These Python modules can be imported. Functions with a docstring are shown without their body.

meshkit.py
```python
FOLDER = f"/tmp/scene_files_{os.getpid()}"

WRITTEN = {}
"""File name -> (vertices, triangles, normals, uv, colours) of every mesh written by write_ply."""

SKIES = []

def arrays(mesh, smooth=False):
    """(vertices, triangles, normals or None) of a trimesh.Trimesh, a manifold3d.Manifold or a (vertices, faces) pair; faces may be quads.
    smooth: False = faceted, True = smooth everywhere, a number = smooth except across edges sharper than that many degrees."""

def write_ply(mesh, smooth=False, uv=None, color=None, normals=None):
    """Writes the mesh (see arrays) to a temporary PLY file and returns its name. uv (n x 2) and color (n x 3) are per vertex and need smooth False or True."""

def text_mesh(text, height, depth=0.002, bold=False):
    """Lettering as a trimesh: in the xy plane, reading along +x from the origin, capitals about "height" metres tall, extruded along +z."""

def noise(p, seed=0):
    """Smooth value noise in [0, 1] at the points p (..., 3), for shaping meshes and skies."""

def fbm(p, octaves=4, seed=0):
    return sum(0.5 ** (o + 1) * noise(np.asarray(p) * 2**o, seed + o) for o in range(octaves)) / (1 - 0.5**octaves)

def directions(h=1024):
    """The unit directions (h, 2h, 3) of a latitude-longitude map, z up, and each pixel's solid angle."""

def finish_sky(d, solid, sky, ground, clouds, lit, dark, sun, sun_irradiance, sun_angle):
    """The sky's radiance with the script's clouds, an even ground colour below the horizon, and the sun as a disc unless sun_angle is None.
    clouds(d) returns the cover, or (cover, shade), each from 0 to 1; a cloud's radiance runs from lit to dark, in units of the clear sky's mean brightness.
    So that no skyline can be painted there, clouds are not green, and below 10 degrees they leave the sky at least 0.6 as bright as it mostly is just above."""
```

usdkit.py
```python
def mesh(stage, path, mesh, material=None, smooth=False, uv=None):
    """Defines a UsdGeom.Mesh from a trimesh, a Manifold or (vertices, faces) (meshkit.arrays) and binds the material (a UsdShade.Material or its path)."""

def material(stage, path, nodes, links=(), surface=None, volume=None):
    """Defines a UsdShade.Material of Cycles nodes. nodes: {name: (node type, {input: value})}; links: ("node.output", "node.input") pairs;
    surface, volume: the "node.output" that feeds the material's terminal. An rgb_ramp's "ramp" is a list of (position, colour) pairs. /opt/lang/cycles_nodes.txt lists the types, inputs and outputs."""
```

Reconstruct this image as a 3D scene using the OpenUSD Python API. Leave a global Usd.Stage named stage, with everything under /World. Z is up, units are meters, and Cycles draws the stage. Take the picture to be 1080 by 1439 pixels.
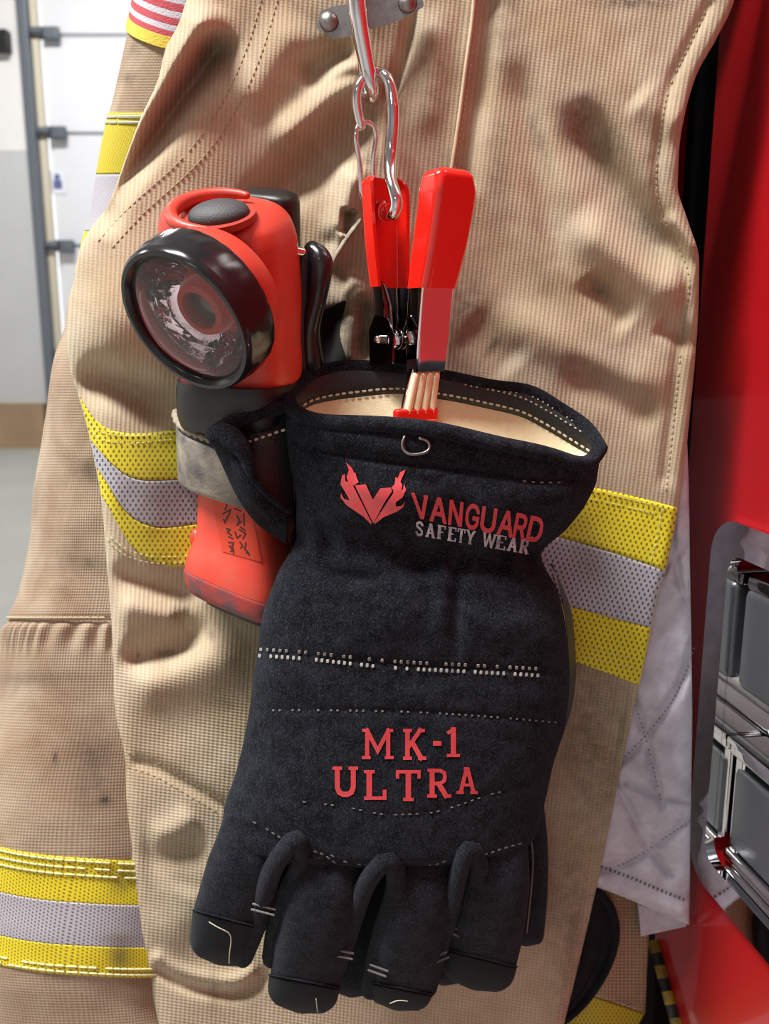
import math, random
import numpy as np, trimesh, usdkit, meshkit
import manifold3d as mf
from pxr import Usd, UsdGeom, UsdLux, UsdShade, Gf, Sdf, Vt
from scipy.ndimage import gaussian_filter, map_coordinates
from scipy.interpolate import CubicSpline, PchipInterpolator, LinearNDInterpolator
from shapely.geometry import Polygon, LineString, MultiPolygon, box as sbox
from shapely import union_all, affinity

RNG = np.random.default_rng(7)
random.seed(7)
stage = Usd.Stage.CreateInMemory()
UsdGeom.SetStageUpAxis(stage, 'Z')
UsdGeom.SetStageMetersPerUnit(stage, 1.0)
UsdGeom.Xform.Define(stage, '/World')
stage.SetDefaultPrim(stage.GetPrimAtPath('/World'))

# ------------------------------------------------------------------ camera
PITCH = math.radians(11.5)
FPX = 1200.0
CAM = np.array([0, 0, 1.0])
Y0 = 0.46                                   # distance of the hanging coat's mean plane
cam = UsdGeom.Camera.Define(stage, '/World/camera')
cam.AddTranslateOp().Set(Gf.Vec3d(*CAM))
cam.AddRotateXOp().Set(90 - math.degrees(PITCH))
cam.CreateHorizontalApertureAttr(24.0)
cam.CreateVerticalApertureAttr(24.0 * 1439 / 1080)
cam.CreateFocalLengthAttr(24.0 * FPX / 1080)
cam.CreateFStopAttr(24.0 * FPX / 1080 / 2.4)
cam.CreateFocusDistanceAttr(0.40)
cam.CreateClippingRangeAttr(Gf.Vec2f(0.02, 200))
cam.CreateExposureAttr(-0.05)

# ------------------------------------------------------------------ lights: the bay's ceiling fixtures and a pale sky outside
def rect_light(name, loc, w, h, intensity, color=(1, 0.985, 0.955)):
    l = UsdLux.RectLight.Define(stage, '/World/' + name)
    l.AddTranslateOp().Set(Gf.Vec3d(*loc))
    l.CreateWidthAttr(w); l.CreateHeightAttr(h)
    l.CreateIntensityAttr(intensity); l.CreateColorAttr(Gf.Vec3f(*color))
    return l

LIGHTS = [(-1.25, -0.30, 3.4, 1.25, 0.45, 125), (1.2, -1.2, 3.4, 1.25, 0.45, 6), (-1.5, -3.2, 3.4, 1.25, 0.45, 9), (-2.2, 5.6, 4.9, 1.25, 0.45, 120), (-4.0, 1.8, 3.4, 1.25, 0.45, 40)]
for i, (x, y, z, w, h, I) in enumerate(LIGHTS):
    rect_light('ceiling_lamp' + (f'_{i:03d}' if i else ''), (x, y, z), w, h, I)
dome = UsdLux.DomeLight.Define(stage, '/World/sky_light')
dome.CreateIntensityAttr(0.5); dome.CreateColorAttr(Gf.Vec3f(0.9, 0.95, 1.0))

# ------------------------------------------------------------------ scene tree helpers
USED, BASE = {}, {}
def numbered(path):
    n = USED.get(path, 0); USED[path] = n + 1
    return path if n == 0 else f'{path}_{n:03d}'
def tag(prim, label=None, cat=None, group=None, kind=None):
    for k, v in (('label', label), ('category', cat), ('group', group), ('kind', kind)):
        if v: prim.SetCustomDataByKey(k, v)
def thing(name, label, cat, loc=(0, 0, 0), group=None):
    path = numbered('/World/' + name)
    x = UsdGeom.Xform.Define(stage, path); x.AddTranslateOp().Set(Gf.Vec3d(*map(float, loc)))
    tag(x.GetPrim(), label, cat, group)
    BASE[path] = np.array(loc, float)
    return path
def structure(name, loc=(0, 0, 0)):
    path = numbered('/World/' + name)
    x = UsdGeom.Xform.Define(stage, path); x.AddTranslateOp().Set(Gf.Vec3d(*map(float, loc)))
    tag(x.GetPrim(), kind='structure'); BASE[path] = np.array(loc, float)
    return path
def part(name, mesh, mat, parent, label=None, kind=None, smooth=40, uv=None, pv=None):
    path = numbered((parent or '/World') + '/' + name)
    base = BASE.get(parent, np.zeros(3)); BASE[path] = base
    if isinstance(mesh, list): mesh = trimesh.util.concatenate(mesh)
    if hasattr(mesh, 'to_mesh'):
        m = mesh.to_mesh(); mesh = (np.array(m.vert_properties[:, :3]), np.array(m.tri_verts))
    if isinstance(mesh, tuple): mesh = (np.asarray(mesh[0], float) - base, mesh[1])
    else:
        mesh = mesh.copy(); mesh.apply_translation(-base)
    g = usdkit.mesh(stage, path, mesh, MAT[mat], smooth=smooth, uv=uv)
    if pv:
        for k, a in pv.items():
            UsdGeom.PrimvarsAPI(g).CreatePrimvar(k, Sdf.ValueTypeNames.FloatArray, 'vertex').Set(Vt.FloatArray.FromNumpy(np.asarray(a, np.float32)))
    tag(g.GetPrim(), label, kind=kind)
    return path

# ------------------------------------------------------------------ geometry helpers
CP, SP = math.cos(PITCH), math.sin(PITCH)
def ray(px, py):
    px, py = np.asarray(px, float), np.asarray(py, float)
    dv = (719.5 - py) / FPX
    return np.stack([(px - 540) / FPX + 0 * dv, CP + SP * dv, -SP + CP * dv], -1)
def W(px, py, d):
    """A point of the scene, d millimetres in front of the coat's mean plane."""
    r = ray(px, py); d = np.asarray(d, float)
    t = (Y0 - d / 1000.0) / r[..., 1]
    return CAM + r * t[..., None]
def WY(px, py, Y): return W(px, py, (Y0 - Y) * 1000)

def spl(pts, n=80, closed=False):
    p = np.asarray(pts, float)
    if closed: p = np.vstack([p, p[:1]])
    s = np.r_[0, np.cumsum(np.linalg.norm(np.diff(p, axis=0), axis=1))]
    c = CubicSpline(s, p, bc_type='periodic' if closed else 'natural')
    return c(np.linspace(0, s[-1], n, endpoint=not closed))
def lin(pts, step):
    p = np.asarray(pts, float)
    s = np.r_[0, np.cumsum(np.linalg.norm(np.diff(p, axis=0), axis=1))]
    t = np.linspace(0, s[-1], max(2, int(s[-1] / step) + 1))
    return np.stack([np.interp(t, s, p[:, k]) for k in range(p.shape[1])], 1)

def gridfaces(n, m, cu=False, cv=False, off=0):
    i, j = np.meshgrid(np.arange(n if cu else n - 1), np.arange(m if cv else m - 1), indexing='ij')
    i2, j2 = (i + 1) % n, (j + 1) % m
    q = np.stack([i * m + j, i * m + j2, i2 * m + j2, i2 * m + j], -1).reshape(-1, 4)
    return np.vstack([q[:, [0, 1, 2]], q[:, [0, 2, 3]]]) + off
def fixn(v, f):
    t = trimesh.Trimesh(v, f, process=False)
    if t.is_volume or t.is_watertight:
        if t.volume < 0: t.invert()
    return t
def sheet(front, back):
    """Closed cloth: two point grids (n,m,3) joined along their border."""
    n, m, _ = front.shape
    v = np.vstack([front.reshape(-1, 3), back.reshape(-1, 3)])
    f = [gridfaces(n, m), gridfaces(n, m)[:, ::-1] + n * m]
    loop = np.r_[np.arange(m - 1), np.arange(n - 1) * m + m - 1, (n - 1) * m + np.arange(m - 1, 0, -1), np.arange(n - 1, 0, -1) * m]
    l2 = np.roll(loop, -1); o = n * m
    f += [np.stack([l2, loop, loop + o], 1), np.stack([l2, loop + o, l2 + o], 1)]
    return fixn(v, np.vstack(f))
def loft(loops, cap=True):
    """Closed loops (k,n,3) joined to a tube with its ends closed."""
    L = np.asarray(loops, float); k, n, _ = L.shape
    v = L.reshape(-1, 3); f = [gridfaces(k, n, cv=True)]
    if cap:
        v = np.vstack([v, L[0].mean(0), L[-1].mean(0)])
        a = np.arange(n); b = (a + 1) % n
        f += [np.stack([b, a, np.full(n, k * n)], 1), np.stack([a + (k - 1) * n, b + (k - 1) * n, np.full(n, k * n + 1)], 1)]
    return fixn(v, np.vstack(f))
def tube(path, r, sides=12, closed=False, flat=1.0, up=None, cap=True):
    p = np.asarray(path, float); n = len(p)
    t = (np.roll(p, -1, 0) - np.roll(p, 1, 0)) if closed else np.gradient(p, axis=0)
    t /= np.linalg.norm(t, axis=1, keepdims=True) + 1e-12
    a = np.zeros_like(p)
    ref = np.array(up if up is not None else ([0, 0, 1.0] if abs(t[0, 2]) < 0.9 else [1.0, 0, 0]), float)
    x = ref - t[0] * (ref @ t[0]); a[0] = x / np.linalg.norm(x)
    for i in range(1, n):
        x = (ref if up is not None else a[i - 1]); x = x - t[i] * (x @ t[i])
        a[i] = x / (np.linalg.norm(x) + 1e-12)
    b = np.cross(t, a)
    th = np.arange(sides) * 2 * np.pi / sides
    r = np.broadcast_to(r, (n,))
    L = p[:, None] + r[:, None, None] * (np.cos(th)[None, :, None] * a[:, None] * flat + np.sin(th)[None, :, None] * b[:, None])
    if closed: return fixn(L.reshape(-1, 3), gridfaces(n, sides, cu=True, cv=True))
    return loft(L, cap)
def rtube(path, r, **k):
    """tube with rounded ends"""
    p = np.asarray(path, float); r = np.broadcast_to(r, (len(p),)).astype(float)
    a0, a1 = p[0] - p[1], p[-1] - p[-2]; a0 /= np.linalg.norm(a0); a1 /= np.linalg.norm(a1)
    q = np.array([0.97, 0.8, 0.5]); s = np.sqrt(1 - q ** 2)
    pre, post = p[0] + a0 * (r[0] * q)[:, None], p[-1] + a1 * (r[-1] * q[::-1])[:, None]
    return tube(np.vstack([pre, p, post]), np.r_[r[0] * s, r, r[-1] * s[::-1]], **k)
def rbox(size, r=0.001, seg=12):
    h = np.array(size, float) / 2 - r
    s = mf.Manifold.sphere(r, seg)
    return mf.Manifold.batch_hull([s.translate((sx * h[0], sy * h[1], sz * h[2])) for sx in (-1, 1) for sy in (-1, 1) for sz in (-1, 1)])
def M2T(m):
    q = m.to_mesh(); return trimesh.Trimesh(np.array(q.vert_properties[:, :3]), np.array(q.tri_verts), process=False)
def frame(o, x, y, z):
    m = np.eye(4); m[:3, 0], m[:3, 1], m[:3, 2], m[:3, 3] = x, y, z, o; return m
def put(mesh, m):
    t = M2T(mesh) if hasattr(mesh, 'to_mesh') else mesh.copy()
    t.apply_transform(m); return t
def box(c, s):
    b = trimesh.creation.box(s); b.apply_translation(c); return b
def lathe(profile, n=64):
    t = trimesh.creation.revolve(np.asarray(profile, float), sections=n)
    return fixn(t.vertices, t.faces)
def polys(g):
    return [p for p in getattr(g, 'geoms', [g]) if p.area > 1e-9 and p.geom_type == 'Polygon']
def ribbon(P, Q, o, n=3):
    """interpolated grid between two polylines"""
    w = np.linspace(0, 1, n)[:, None, None]
    return (P[None] * (1 - w) + Q[None] * w) + o
def decal(poly, dfun, off, th, res=6.0, to=None):
    """A flat shape of the picture plane laid on a surface: follows its depth, th millimetres thick."""
    out = []
    for p in polys(poly):
        m = trimesh.creation.extrude_polygon(p, 1.0, engine='earcut')
        v, f = trimesh.remesh.subdivide_to_size(m.vertices, m.faces, res, max_iter=12)
        d = dfun(v[:, 0], v[:, 1]) + off + (v[:, 2] > 0.5) * th
        t = trimesh.Trimesh((to or W)(v[:, 0], v[:, 1], d), f[:, ::-1], process=False)
        out.append(t)
    return trimesh.util.concatenate(out)
def stitches(path, dfun, dash=6, gap=4, width=2.2, off=0.2, th=0.5, keep=1.0, to=None, seed=1):
    """Thread dashes along a line drawn in picture units, laid on a surface."""
    rg = np.random.default_rng(seed)
    p = lin(path, 1.0); out_v, out_f, n = [], [], 0
    step = dash + gap
    for s in np.arange(0, len(p) - dash, step):
        if rg.random() > keep: continue
        a, b = p[int(s)], p[min(int(s + dash), len(p) - 1)]
        t = b - a; L = np.hypot(*t)
        if L < 1: continue
        nrm = np.array([-t[1], t[0]]) / L * width / 2
        m = (a + b) / 2
        ring = np.array([a, a + t * .15 + nrm, b - t * .15 + nrm, b, b - t * .15 - nrm, a + t * .15 - nrm])
        top = (ring - m) * 0.7 + m
        q = np.vstack([ring, top])
        d = dfun(q[:, 0], q[:, 1]) + off + np.r_[np.full(6, -0.3), np.full(6, th)]
        out_v.append((to or W)(q[:, 0], q[:, 1], d))
        f = []
        for k in range(6):
            k2 = (k + 1) % 6
            f += [[k, k2, k2 + 6], [k, k2 + 6, k + 6]]
        f += [[6, 7, 8], [6, 8, 9], [6, 9, 10], [6, 10, 11], [5, 4, 3], [5, 3, 2], [5, 2, 1], [5, 1, 0]]
        out_f.append(np.array(f) + n); n += 12
    return trimesh.Trimesh(np.vstack(out_v), np.vstack(out_f), process=False)
def smoothstep(x, a, b):
    t = np.clip((np.asarray(x, float) - a) / (b - a), 0, 1); return t * t * (3 - 2 * t)

# ------------------------------------------------------------------ materials
MAT = {}
def mat(name, nodes, links, surface='p.BSDF'):
    MAT[name] = usdkit.material(stage, '/World/Looks/' + name, nodes, links, surface=surface)
def plain(name, color, rough=0.5, metal=0.0, bump=0.0, bscale=400.0, vary=0.0, vscale=30.0, color2=None, **kw):
    n = {'p': ('principled_bsdf', {'base_color': color, 'roughness': rough, 'metallic': metal, **kw}), 'tc': ('texture_coordinate', {})}
    l = []
    if vary or color2 is not None:
        n['nz'] = ('noise_texture', {'scale': vscale, 'detail': 5.0, 'roughness': 0.6})
        c2 = color2 if color2 is not None else tuple(c * (1 - vary) for c in color)
        n['rp'] = ('rgb_ramp', {'ramp': [(0.35, color), (0.7, c2)]})
        l += [('tc.object', 'nz.vector'), ('nz.fac', 'rp.fac'), ('rp.color', 'p.base_color')]
    if bump:
        n['bn'] = ('noise_texture', {'scale': bscale, 'detail': 4.0, 'roughness': 0.6})
        n['b'] = ('bump', {'strength': 1.0, 'distance': bump})
        l += [('tc.object', 'bn.vector'), ('bn.fac', 'b.height'), ('b.normal', 'p.normal')]
    mat(name, n, l)

def cloth(name, light, dark, pu, pv, bump=0.00025, soil_shade=True, vdepth=0.5, soil_shade_col=(0.035, 0.030, 0.028), stain=None, contrast=0.5):
    """Ribbed twill: uv in millimetres, ribs pu apart, weft pv apart; primvar soil darkens sooty cloth and shade painted into it."""
    k = 2 * math.pi
    n = {'uv': ('uvmap', {'attribute': 'st'}), 's': ('separate_xyz', {}),
         'mu': ('math', {'math_type': 'multiply', 'value2': k / pu}), 'su': ('math', {'math_type': 'sine'}),
         'mv': ('math', {'math_type': 'multiply', 'value2': k / pv}), 'sv': ('math', {'math_type': 'sine'}),
         'w': ('math', {'math_type': 'multiply'}), 'wv': ('attribute', {'attribute': 'weave'}), 'wm': ('math', {'math_type': 'add', 'value2': vdepth}), 'h': ('math', {'math_type': 'add'}),
         'nf': ('noise_texture', {'scale': 0.9, 'detail': 5.0, 'roughness': 0.7}), 'nfm': ('math', {'math_type': 'multiply_add', 'value2': 2.4, 'value3': -1.2}),
         'h2': ('math', {'math_type': 'add'}), 'hc': ('map_range', {'from_min': -1.7, 'from_max': 1.7, 'clamp': True}),
         'rp': ('mix_color', {'a': dark, 'b': light}),
         'n1': ('noise_texture', {'scale': 0.022, 'detail': 4.0, 'roughness': 0.6, 'distortion': 0.6}),
         'st': ('rgb_ramp', {'ramp': [(0.38, (1, 1, 1)), (0.68, stain or (0.78, 0.72, 0.62))]}),
         'm1': ('mix_color', {'blend_type': 'multiply', 'fac': 0.85}),
         'at': ('attribute', {'attribute': 'soil_shade'}), 'sa': ('math', {'math_type': 'multiply', 'use_clamp': True}), 'n2': ('noise_texture', {'scale': 0.12, 'detail': 6.0, 'roughness': 0.7}),
         'n2r': ('map_range', {'from_min': 0.3, 'from_max': 0.62, 'to_min': 0.25, 'to_max': 1.15, 'clamp': True}),
         'm2': ('mix_color', {'b': soil_shade_col}),
         'b': ('bump', {'strength': 1.0, 'distance': bump}),
         'p': ('principled_bsdf', {'roughness': 0.9, 'specular_ior_level': 0.15, 'sheen_weight': 0.12, 'sheen_roughness': 0.5})}
    l = [('uv.UV', 's.vector'), ('s.x', 'mu.value1'), ('mu.value', 'su.value1'), ('s.y', 'mv.value1'), ('mv.value', 'sv.value1'), ('sv.value', 'w.value1'), ('wv.fac', 'wm.value1'), ('wm.value', 'w.value2'),
         ('su.value', 'h.value1'), ('w.value', 'h.value2'), ('uv.UV', 'nf.vector'), ('nf.fac', 'nfm.value1'), ('h.value', 'h2.value1'), ('nfm.value', 'h2.value2'),
         ('h2.value', 'hc.value'), ('hc.result', 'rp.fac'), ('uv.UV', 'n1.vector'), ('n1.fac', 'st.fac'), ('rp.result', 'm1.a'), ('st.color', 'm1.b'),
         ('uv.UV', 'n2.vector'), ('n2.fac', 'n2r.value'), ('at.fac', 'sa.value1'), ('n2r.result', 'sa.value2'), ('sa.value', 'm2.fac'), ('m1.result', 'm2.a'),
         ('m2.result', 'p.base_color'), ('h2.value', 'b.height'), ('b.normal', 'p.normal')]
    mat(name, n, l)

cloth('khaki_twill', (0.545, 0.452, 0.325), (0.40, 0.325, 0.23), 2.5, 1.7, bump=0.00010, vdepth=0.2)
cloth('khaki_sleeve_twill', (0.43, 0.34, 0.24), (0.335, 0.26, 0.185), 1.5, 1.5, bump=0.00007, vdepth=0.9, stain=(0.62, 0.5, 0.42))
cloth('khaki_weave', (0.50, 0.37, 0.23), (0.28, 0.20, 0.12), 2.1, 1.8, bump=0.0002, vdepth=1.0, stain=(0.8, 0.62, 0.5))

def trim_mat(name, base, hole, pitch=3.0, rough=0.6, size=0.48, dirt_shade=(0.12, 0.10, 0.04), metal=0.0, lo=0.66, hi=0.9):
    """Perforated reflective tape: staggered holes on a uv grid in millimetres."""
    k = 2 * math.pi / pitch
    n = {'uv': ('uvmap', {'attribute': 'st'}), 's': ('separate_xyz', {}), 'a1': ('math', {'math_type': 'multiply', 'value2': k}), 'a2': ('math', {'math_type': 'multiply', 'value2': k * 0.62}),
         'c1': ('math', {'math_type': 'cosine'}), 'c2': ('math', {'math_type': 'cosine'}), 'm': ('math', {'math_type': 'multiply'}),
         'r': ('map_range', {'from_min': size - 0.12, 'from_max': size + 0.12, 'clamp': True}),
         'n1': ('noise_texture', {'scale': 0.05, 'detail': 6.0, 'roughness': 0.7}), 'd': ('rgb_ramp', {'ramp': [(lo, (0, 0, 0)), (hi, (1, 1, 1))]}),
         'at': ('attribute', {'attribute': 'soil_shade'}), 'dm': ('math', {'math_type': 'maximum'}), 
         'mx': ('mix_color', {'a': base, 'b': hole}), 'md': ('mix_color', {'b': dirt_shade}), 'inv': ('math', {'math_type': 'multiply', 'value2': -1.0}),
         'b': ('bump', {'strength': 0.8, 'distance': 0.0003}), 'p': ('principled_bsdf', {'roughness': rough, 'metallic': metal, 'specular_ior_level': 0.3})}
    l = [('uv.UV', 's.vector'), ('s.x', 'a1.value1'), ('s.y', 'a2.value1'), ('a1.value', 'c1.value1'), ('a2.value', 'c2.value1'), ('c1.value', 'm.value1'), ('c2.value', 'm.value2'),
         ('m.value', 'r.value'), ('r.result', 'mx.fac'), ('uv.UV', 'n1.vector'), ('n1.fac', 'd.fac'), ('d.color', 'dm.value1'), ('at.fac', 'dm.value2'), ('dm.value', 'md.fac'), ('mx.result', 'md.a'),
         ('md.result', 'p.base_color'), ('r.result', 'inv.value1'), ('inv.value', 'b.height'), ('b.normal', 'p.normal')]
    mat(name, n, l)
trim_mat('trim_yellow', (0.76, 0.66, 0.03), (0.24, 0.17, 0.02))
trim_mat('trim_silver', (0.47, 0.47, 0.53), (0.10, 0.10, 0.13))
trim_mat('trim_yellow_fine', (0.72, 0.60, 0.02), (0.26, 0.19, 0.02), pitch=2.2, size=0.45)
trim_mat('trim_silver_fine', (0.42, 0.41, 0.45), (0.14, 0.13, 0.15), pitch=2.2, size=0.45)

def suede(name, c1, c2, bump=0.0006, scale=900, sheen=0.35, rough=0.95, speck=True):
    n = {'tc': ('texture_coordinate', {}), 'n1': ('noise_texture', {'scale': scale, 'detail': 5.0, 'roughness': 0.75}),
         'n2': ('noise_texture', {'scale': 120.0, 'detail': 7.0, 'roughness': 0.75}), 'r2': ('rgb_ramp', {'ramp': [(0.40, c1), (0.68, c2)]}),
         'n3': ('noise_texture', {'scale': scale * 1.9, 'detail': 3.0, 'roughness': 0.7}), 'r3': ('rgb_ramp', {'ramp': [(0.50, (0, 0, 0)), (0.74, (1, 1, 1))]}),
         'mp': ('mapping', {'scale': (1.0, 1.0, 0.45)}),
         'mx': ('mix_color', {'b': (0.085, 0.095, 0.12)}), 'sf': ('math', {'math_type': 'multiply', 'value2': 0.5 if speck else 0.0}),
         'b': ('bump', {'strength': 1.0, 'distance': bump}),
         'p': ('principled_bsdf', {'roughness': rough, 'specular_ior_level': 0.12, 'sheen_weight': sheen, 'sheen_roughness': 0.45, 'sheen_tint': (0.75, 0.83, 1.0)})}
    l = [('tc.object', 'mp.vector'), ('mp.vector', 'n1.vector'), ('tc.object', 'n2.vector'), ('n2.fac', 'r2.fac'), ('tc.object', 'n3.vector'), ('n3.fac', 'r3.fac'), ('r3.color', 'sf.value1'), ('sf.value', 'mx.fac'),
         ('r2.color', 'mx.a'), ('mx.result', 'p.base_color'), ('n1.fac', 'b.height'), ('b.normal', 'p.normal')]
    mat(name, n, l)
suede('black_suede', (0.0022, 0.0026, 0.0038), (0.017, 0.0195, 0.027), bump=0.0016, scale=550, sheen=0.045)
suede('black_finger_leather', (0.0026, 0.0030, 0.0045), (0.016, 0.0175, 0.025), bump=0.0009, scale=750, sheen=0.05, rough=0.75)
suede('black_cap_leather', (0.0035, 0.004, 0.005), (0.008, 0.0085, 0.011), bump=0.0004, scale=1300, sheen=0.06, rough=0.7, speck=False)
plain('black_smooth_leather', (0.007, 0.007, 0.009), 0.42, bump=0.0003, bscale=700, vary=0.4, vscale=60)
plain('cream_knit', (0.80, 0.70, 0.46), 0.95, bump=0.0005, bscale=1500, vary=0.1, vscale=300)
plain('pale_thread', (0.52, 0.49, 0.40), 0.8)
plain('dull_thread', (0.16, 0.16, 0.155), 0.85)
plain('tan_thread', (0.40, 0.31, 0.20), 0.9)
plain('grey_thread', (0.36, 0.355, 0.32), 0.9, color2=(0.12, 0.12, 0.12), vscale=120)
plain('white_thread', (0.62, 0.62, 0.55), 0.9)
plain('lime_thread', (0.60, 0.60, 0.32), 0.9)
plain('red_print', (0.62, 0.035, 0.045), 0.6, color2=(0.50, 0.06, 0.07), vscale=350, bump=0.0002, bscale=900)
plain('worn_white_print', (0.60, 0.56, 0.60), 0.7, color2=(0.16, 0.15, 0.17), vscale=160)
plain('logo_print', (0.75, 0.06, 0.07), 0.5, color2=(0.62, 0.10, 0.11), vscale=200, bump=0.0001, bscale=900)
plain('red_plastic', (0.62, 0.045, 0.022), 0.42, color2=(0.50, 0.055, 0.035), vscale=120, bump=0.00012, bscale=500)
plain('scuffed_red_plastic', (0.68, 0.055, 0.03), 0.45, color2=(0.58, 0.085, 0.055), vscale=60, bump=0.00012, bscale=500)
plain('grimy_red_plastic', (0.42, 0.04, 0.03), 0.55, color2=(0.10, 0.06, 0.07), vscale=110, bump=0.0002, bscale=500)
plain('label_red', (0.60, 0.05, 0.018), 0.5, color2=(0.52, 0.05, 0.02), vscale=80)
plain('dark_recess_red', (0.36, 0.03, 0.016), 0.5)
plain('marker_ink', (0.06, 0.012, 0.01), 0.6)
plain('black_plastic', (0.006, 0.006, 0.007), 0.45, bump=0.0001, bscale=400)
plain('black_rubber', (0.012, 0.012, 0.014), 0.5, bump=0.0002, bscale=500)
plain('glossy_black', (0.010, 0.010, 0.012), 0.18)
plain('grey_rubber', (0.045, 0.047, 0.052), 0.55, bump=0.00025, bscale=1500)
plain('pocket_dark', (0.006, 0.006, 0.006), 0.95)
plain('chrome', (0.78, 0.77, 0.78), 0.06, 1.0)
plain('polished_steel', (0.66, 0.66, 0.68), 0.14, 1.0, bump=0.00005, bscale=150)
plain('brushed_plate', (0.34, 0.33, 0.33), 0.38, 1.0, bump=0.00012, bscale=300, vary=0.35, vscale=120)
plain('glossy_red', (0.5, 0.04, 0.04), 0.08, coat_weight=1.0, coat_roughness=0.03, bump=0.0008, bscale=70)
plain('rosy_mirror', (0.85, 0.68, 0.72), 0.08, 1.0, bump=0.0012, bscale=55)
plain('jaw_reflection', (0.88, 0.80, 0.55), 0.3, 0.45)  # cream reflection of the lining painted into the metal colour
plain('khaki_piping', (0.56, 0.45, 0.31), 0.9, bump=0.0002, bscale=900)
plain('dark_steel', (0.16, 0.15, 0.16), 0.12, 1.0)
plain('vinyl_red', (0.78, 0.018, 0.010), 0.16, coat_weight=0.4, coat_roughness=0.06)
plain('bulb_dark', (0.10, 0.05, 0.05), 0.15, 0.4)
plain('strap_webbing', (0.33, 0.29, 0.23), 0.85, color2=(0.045, 0.045, 0.06), vscale=55, bump=0.0003, bscale=600)
plain('strap_edge', (0.40, 0.34, 0.26), 0.95, color2=(0.2, 0.17, 0.13), vscale=300, bump=0.0006, bscale=900)
plain('liner_fabric', (0.60, 0.57, 0.65), 0.6, bump=0.0004, bscale=500, color2=(0.42, 0.39, 0.46), vscale=90)
plain('truck_red', (0.36, 0.007, 0.010), 0.25, coat_weight=0.4, coat_roughness=0.05, specular_ior_level=0.3)
plain('truck_interior', (0.006, 0.005, 0.005), 0.9, specular_ior_level=0.05)
plain('satin_plate', (0.19, 0.20, 0.22), 0.35, 0.8, bump=0.0001, bscale=900)
plain('hazard_yellow', (0.36, 0.24, 0.02), 0.5, color2=(0.03, 0.025, 0.01), vscale=90)
plain('hazard_black', (0.01, 0.01, 0.01), 0.5)
plain('door_white', (0.74, 0.75, 0.80), 0.5)
plain('joint_grey', (0.40, 0.42, 0.46), 0.6)
plain('wall_white', (0.76, 0.75, 0.75), 0.7, vary=0.05, vscale=1.5)
plain('wall_grey', (0.52, 0.53, 0.54), 0.6, vary=0.06, vscale=1.5)
plain('rail_steel', (0.14, 0.16, 0.19), 0.45, 0.5)
plain('jamb_cream', (0.66, 0.60, 0.48), 0.6)
plain('tan_base', (0.36, 0.24, 0.14), 0.7, vary=0.2, vscale=3)
plain('concrete', (0.33, 0.34, 0.315), 0.45, vary=0.15, vscale=1.2, bump=0.0005, bscale=60)
plain('ceiling_white', (0.70, 0.70, 0.70), 0.8, vary=0.05)
plain('paper_white', (0.75, 0.78, 0.88), 0.7)
plain('ink_blue', (0.10, 0.13, 0.30), 0.7)
plain('patch_red', (0.45, 0.06, 0.08), 0.8, bump=0.0006, bscale=900)
plain('patch_white', (0.52, 0.50, 0.55), 0.8, bump=0.0006, bscale=900)
plain('patch_yellow', (0.66, 0.50, 0.06), 0.8, bump=0.0006, bscale=900)
mat('lens_glass', {'t': ('transparent_bsdf', {'color': (0.96, 0.95, 0.97)}), 'g': ('glossy_bsdf', {'roughness': 0.03}), 'f': ('fresnel', {'IOR': 1.6}), 'm': ('mix_closure', {})},
    [('f.fac', 'm.fac'), ('t.BSDF', 'm.closure1'), ('g.BSDF', 'm.closure2')], surface='m.closure')

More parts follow.
